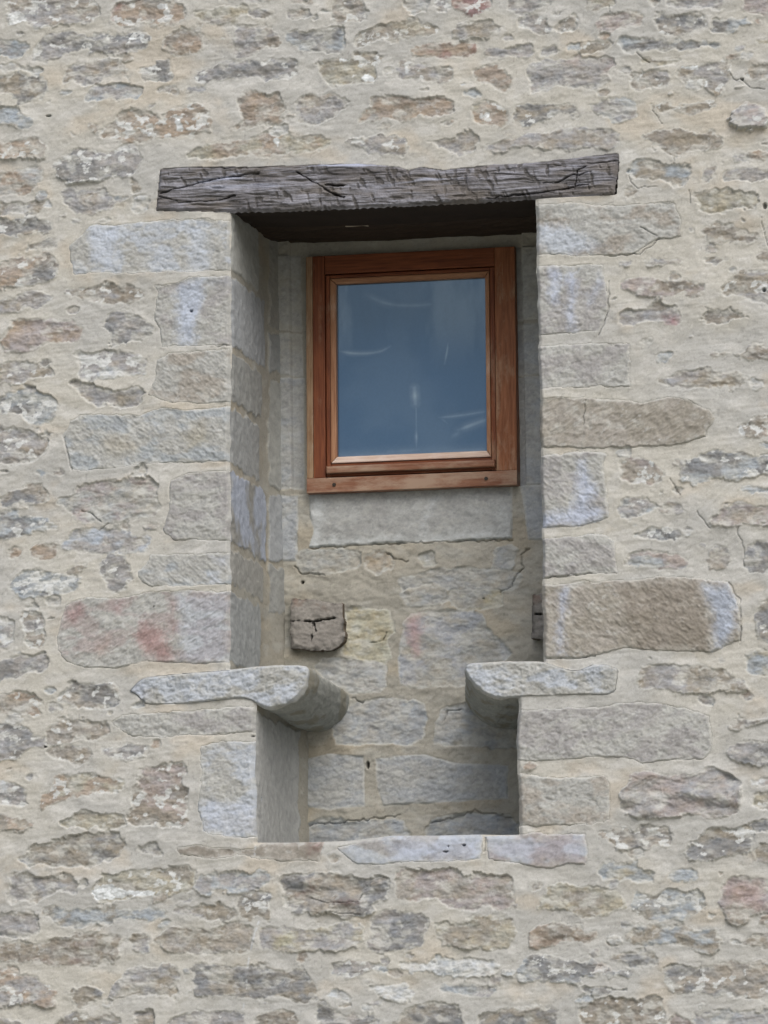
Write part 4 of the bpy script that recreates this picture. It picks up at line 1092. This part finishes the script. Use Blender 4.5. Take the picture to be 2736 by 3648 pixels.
BLK = bpy.data.materials.new('dark_gap'); BLK.use_nodes = True; BLK.node_tree.nodes['Principled BSDF'].inputs['Base Color'].default_value = (.02, .015, .012, 1)
def bars(name, parts_, parent, bev=.0025):
    """several mitred/butted bars as ONE mesh; coordinates local to the window (x right, y into the wall, z up)"""
    bm = bmesh.new(); mats = []
    for (poly, y0, y1, mt) in parts_:
        if mt not in mats: mats.append(mt)
        mi = mats.index(mt); n = len(poly)
        b2 = bmesh.new()
        f = [b2.verts.new((p[0], y0, p[1])) for p in poly]; b = [b2.verts.new((p[0], y1, p[1])) for p in poly]
        b2.faces.new(f); b2.faces.new(b[::-1])
        for i in range(n): b2.faces.new((f[i], b[i], b[(i+1) % n], f[(i+1) % n]))
        bmesh.ops.recalc_face_normals(b2, faces=b2.faces)
        bmesh.ops.bevel(b2, geom=[e for e in b2.edges if all(v.co.y < y0+1e-5 for v in e.verts)], offset=bev, segments=2, profile=.6, affect='EDGES')
        for q in b2.faces: q.material_index = mi
        tm = bpy.data.meshes.new('tmp'); b2.to_mesh(tm); b2.free(); bm.from_mesh(tm); bpy.data.meshes.remove(tm)
    me = bpy.data.meshes.new(name); bm.to_mesh(me); bm.free()
    for m_ in mats: me.materials.append(m_)
    o = bpy.data.objects.new(name, me); COL.objects.link(o); o.parent = parent; return o
def rect(x0, x1, z0, z1): return [(x0, z0), (x1, z0), (x1, z1), (x0, z1)]
sx, sz = WW/742.0, WH/846.0                 # metres per photo pixel inside the window
jl, jr, jt, jb = 67*sx, 72*sx, 66*sz, 52*sz
g = .0006
WVp = mat_wood('window_wood_worn', (.19, .11, .06), (.33, .24, .16), (.42, .37, .30), 2, .12); WVr = mat_wood('window_wood_faded', (.15, .052, .022), (.30, .125, .06), (.40, .29, .2), 2, .10)
bars('frame', [(rect(.021+g, jl, jb+g, WH), 0, .06, WV), (rect(0, .021, jb+g, WH), .0005, .06, WVp), (rect(WW-jr, WW, jb+g, WH), 0, .06, WVr), (rect(jl+g, WW-jr-g, WH-jt, WH), .001, .06, WHm), (rect(0, WW, 0, jb), -.004, .06, WHp)], win)
# sash, a little behind the frame
a0, a1 = jl+.002, WW-jr-.002; b0, b1 = jb+.004, WH-jt-.003
sl2, sr2, st2, sb2 = 15*sx, 16*sx, 12*sz, 46*sz
bars('sash', [(rect(a0, a0+sl2, b0, b1), .006, .06, WV), (rect(a1-sr2, a1, b0, b1), .006, .06, WV), (rect(a0+sl2+g, a1-sr2-g, b1-st2, b1), .007, .06, WHm), (rect(a0+sl2+g, a1-sr2-g, b0, b0+sb2), .007, .06, WHm)], win)
c0, c1, d0, d1 = a0+sl2+.001, a1-sr2-.001, b0+sb2+.001, b1-st2-.001
wl, wr, wt, wb = 21*sx, 15*sx, 20*sz, 22*sz
bars('glazing_bead', [([(c0, d0), (c0+wl, d0+wb), (c0+wl, d1-wt), (c0, d1)], .002, .03, BEADV), ([(c1-wr, d0+wb), (c1, d0), (c1, d1), (c1-wr, d1-wt)], .002, .03, BEADV),
                      ([(c0+.0008, d1), (c0+wl+.0004, d1-wt), (c1-wr-.0004, d1-wt), (c1-.0008, d1)], .003, .03, BEADH), ([(c0+.0008, d0), (c1-.0008, d0), (c1-wr-.0004, d0+wb), (c0+wl+.0004, d0+wb)], .001, .03, BEADP)], win, .004)
dr = bars('drip_rail', [([(a0+.003, jb+.012), (a1-.001, jb+.012), (a1-.001, jb+.034), (a0+.003, jb+.034)], -.016, .0055, WHp)], win, .006)
for px_, pz_ in ((184/742.0*0+98*sx, 26*sz), (WW-108*sx, 26*sz)):
    bm = bmesh.new(); bmesh.ops.create_cone(bm, cap_ends=True, segments=20, radius1=.0062, radius2=.0052, depth=.004, matrix=Matrix.Translation((px_, -.0052, pz_)) @ Matrix.Rotation(math.pi/2, 4, 'X'))
    me = bpy.data.meshes.new('screw_plug'); bm.to_mesh(me); bm.free(); me.materials.append(BLK)
    o = bpy.data.objects.new('screw_plug', me); COL.objects.link(o); o.parent = win
# pane: glossy glass, blue-grey sky reflection painted into its colour, with pale smears and film folds
def pane():
    x0, x1, z0, z1 = c0+wl-.003, c1-wr+.003, d0+wb-.003, d1-wt+.003
    x, zz = grid(x0, x1, z0, z1, .0022); u = (x-x0)/(x1-x0); v = 1-(zz-z0)/(z1-z0)      # v down from the top
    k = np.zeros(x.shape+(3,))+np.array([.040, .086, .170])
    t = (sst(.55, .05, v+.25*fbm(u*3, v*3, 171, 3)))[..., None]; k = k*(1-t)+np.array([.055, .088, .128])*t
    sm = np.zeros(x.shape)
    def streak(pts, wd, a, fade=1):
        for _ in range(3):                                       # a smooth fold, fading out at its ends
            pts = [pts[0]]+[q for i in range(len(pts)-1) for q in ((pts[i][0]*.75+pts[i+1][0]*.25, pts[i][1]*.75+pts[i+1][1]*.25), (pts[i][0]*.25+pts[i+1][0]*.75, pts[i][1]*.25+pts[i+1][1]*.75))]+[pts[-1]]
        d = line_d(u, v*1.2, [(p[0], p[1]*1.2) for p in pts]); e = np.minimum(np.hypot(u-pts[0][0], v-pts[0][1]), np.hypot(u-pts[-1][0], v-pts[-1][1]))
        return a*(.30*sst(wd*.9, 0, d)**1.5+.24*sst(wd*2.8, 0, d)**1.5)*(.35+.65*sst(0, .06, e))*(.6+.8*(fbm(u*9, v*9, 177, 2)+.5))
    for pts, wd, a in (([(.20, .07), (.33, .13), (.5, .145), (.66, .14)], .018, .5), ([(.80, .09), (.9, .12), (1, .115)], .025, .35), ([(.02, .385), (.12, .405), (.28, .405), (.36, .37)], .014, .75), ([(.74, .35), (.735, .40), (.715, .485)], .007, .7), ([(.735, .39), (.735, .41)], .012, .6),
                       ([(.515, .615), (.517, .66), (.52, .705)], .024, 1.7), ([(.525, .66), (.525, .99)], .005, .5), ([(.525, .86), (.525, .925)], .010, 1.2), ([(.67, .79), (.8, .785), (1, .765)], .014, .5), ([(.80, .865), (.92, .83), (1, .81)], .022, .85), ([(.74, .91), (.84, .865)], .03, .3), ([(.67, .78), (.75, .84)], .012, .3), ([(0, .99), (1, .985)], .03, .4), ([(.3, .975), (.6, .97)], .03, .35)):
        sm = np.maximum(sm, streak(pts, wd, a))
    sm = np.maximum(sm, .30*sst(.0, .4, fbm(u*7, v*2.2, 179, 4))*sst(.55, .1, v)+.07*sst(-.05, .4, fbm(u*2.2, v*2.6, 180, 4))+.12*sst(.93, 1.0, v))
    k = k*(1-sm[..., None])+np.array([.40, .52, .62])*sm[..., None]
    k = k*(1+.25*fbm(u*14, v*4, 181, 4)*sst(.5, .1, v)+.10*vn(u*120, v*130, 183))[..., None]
    yy = .022+fbm(u*2, v*2, 185, 2)*.0006
    m = bpy.data.materials.new('window_glass'); m.use_nodes = True; tr = m.node_tree; b = tr.nodes['Principled BSDF']
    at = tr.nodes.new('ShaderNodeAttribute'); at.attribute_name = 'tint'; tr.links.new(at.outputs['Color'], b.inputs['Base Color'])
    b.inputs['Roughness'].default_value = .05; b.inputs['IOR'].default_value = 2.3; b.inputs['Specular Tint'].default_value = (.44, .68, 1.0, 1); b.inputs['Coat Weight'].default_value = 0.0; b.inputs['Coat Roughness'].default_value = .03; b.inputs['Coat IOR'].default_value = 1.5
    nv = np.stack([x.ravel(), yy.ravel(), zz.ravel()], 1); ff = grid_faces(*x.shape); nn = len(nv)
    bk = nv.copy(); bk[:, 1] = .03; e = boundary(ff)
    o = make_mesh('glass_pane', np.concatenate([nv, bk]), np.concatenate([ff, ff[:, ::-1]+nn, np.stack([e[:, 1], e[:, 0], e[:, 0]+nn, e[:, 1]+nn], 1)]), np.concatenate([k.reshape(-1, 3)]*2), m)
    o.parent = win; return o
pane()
# ------------------------------------------------------------------ ground
m = bpy.data.materials.new('gravel_and_grass'); m.use_nodes = True; t = m.node_tree; b = t.nodes['Principled BSDF']
n = t.nodes.new('ShaderNodeTexNoise'); n.inputs['Scale'].default_value = 2.5; n.inputs['Detail'].default_value = 10; n.inputs['Roughness'].default_value = .7
cr = t.nodes.new('ShaderNodeValToRGB'); cr.color_ramp.elements[0].color = (.20, .20, .13, 1); cr.color_ramp.elements[1].color = (.42, .39, .34, 1); cr.color_ramp.elements[0].position = .4; cr.color_ramp.elements[1].position = .6
tc = t.nodes.new('ShaderNodeTexCoord'); t.links.new(tc.outputs['Object'], n.inputs['Vector']); t.links.new(n.outputs['Fac'], cr.inputs['Fac']); t.links.new(cr.outputs['Color'], b.inputs['Base Color']); b.inputs['Roughness'].default_value = .95
x, y = np.meshgrid(np.concatenate([[-800, -200, -60], np.linspace(-20, 20, 41), [60, 200, 800]]), np.concatenate([[-800, -200, -60], np.linspace(-24, 6, 31), [60, 200, 800]]))
zz = WZ0+.03+.06*fbm(x/2.0, y/2.0, 191, 3)
gr = make_mesh('ground', np.stack([x.ravel(), y.ravel(), zz.ravel()], 1), grid_faces(*x.shape), None, m); gr['kind'] = 'structure'
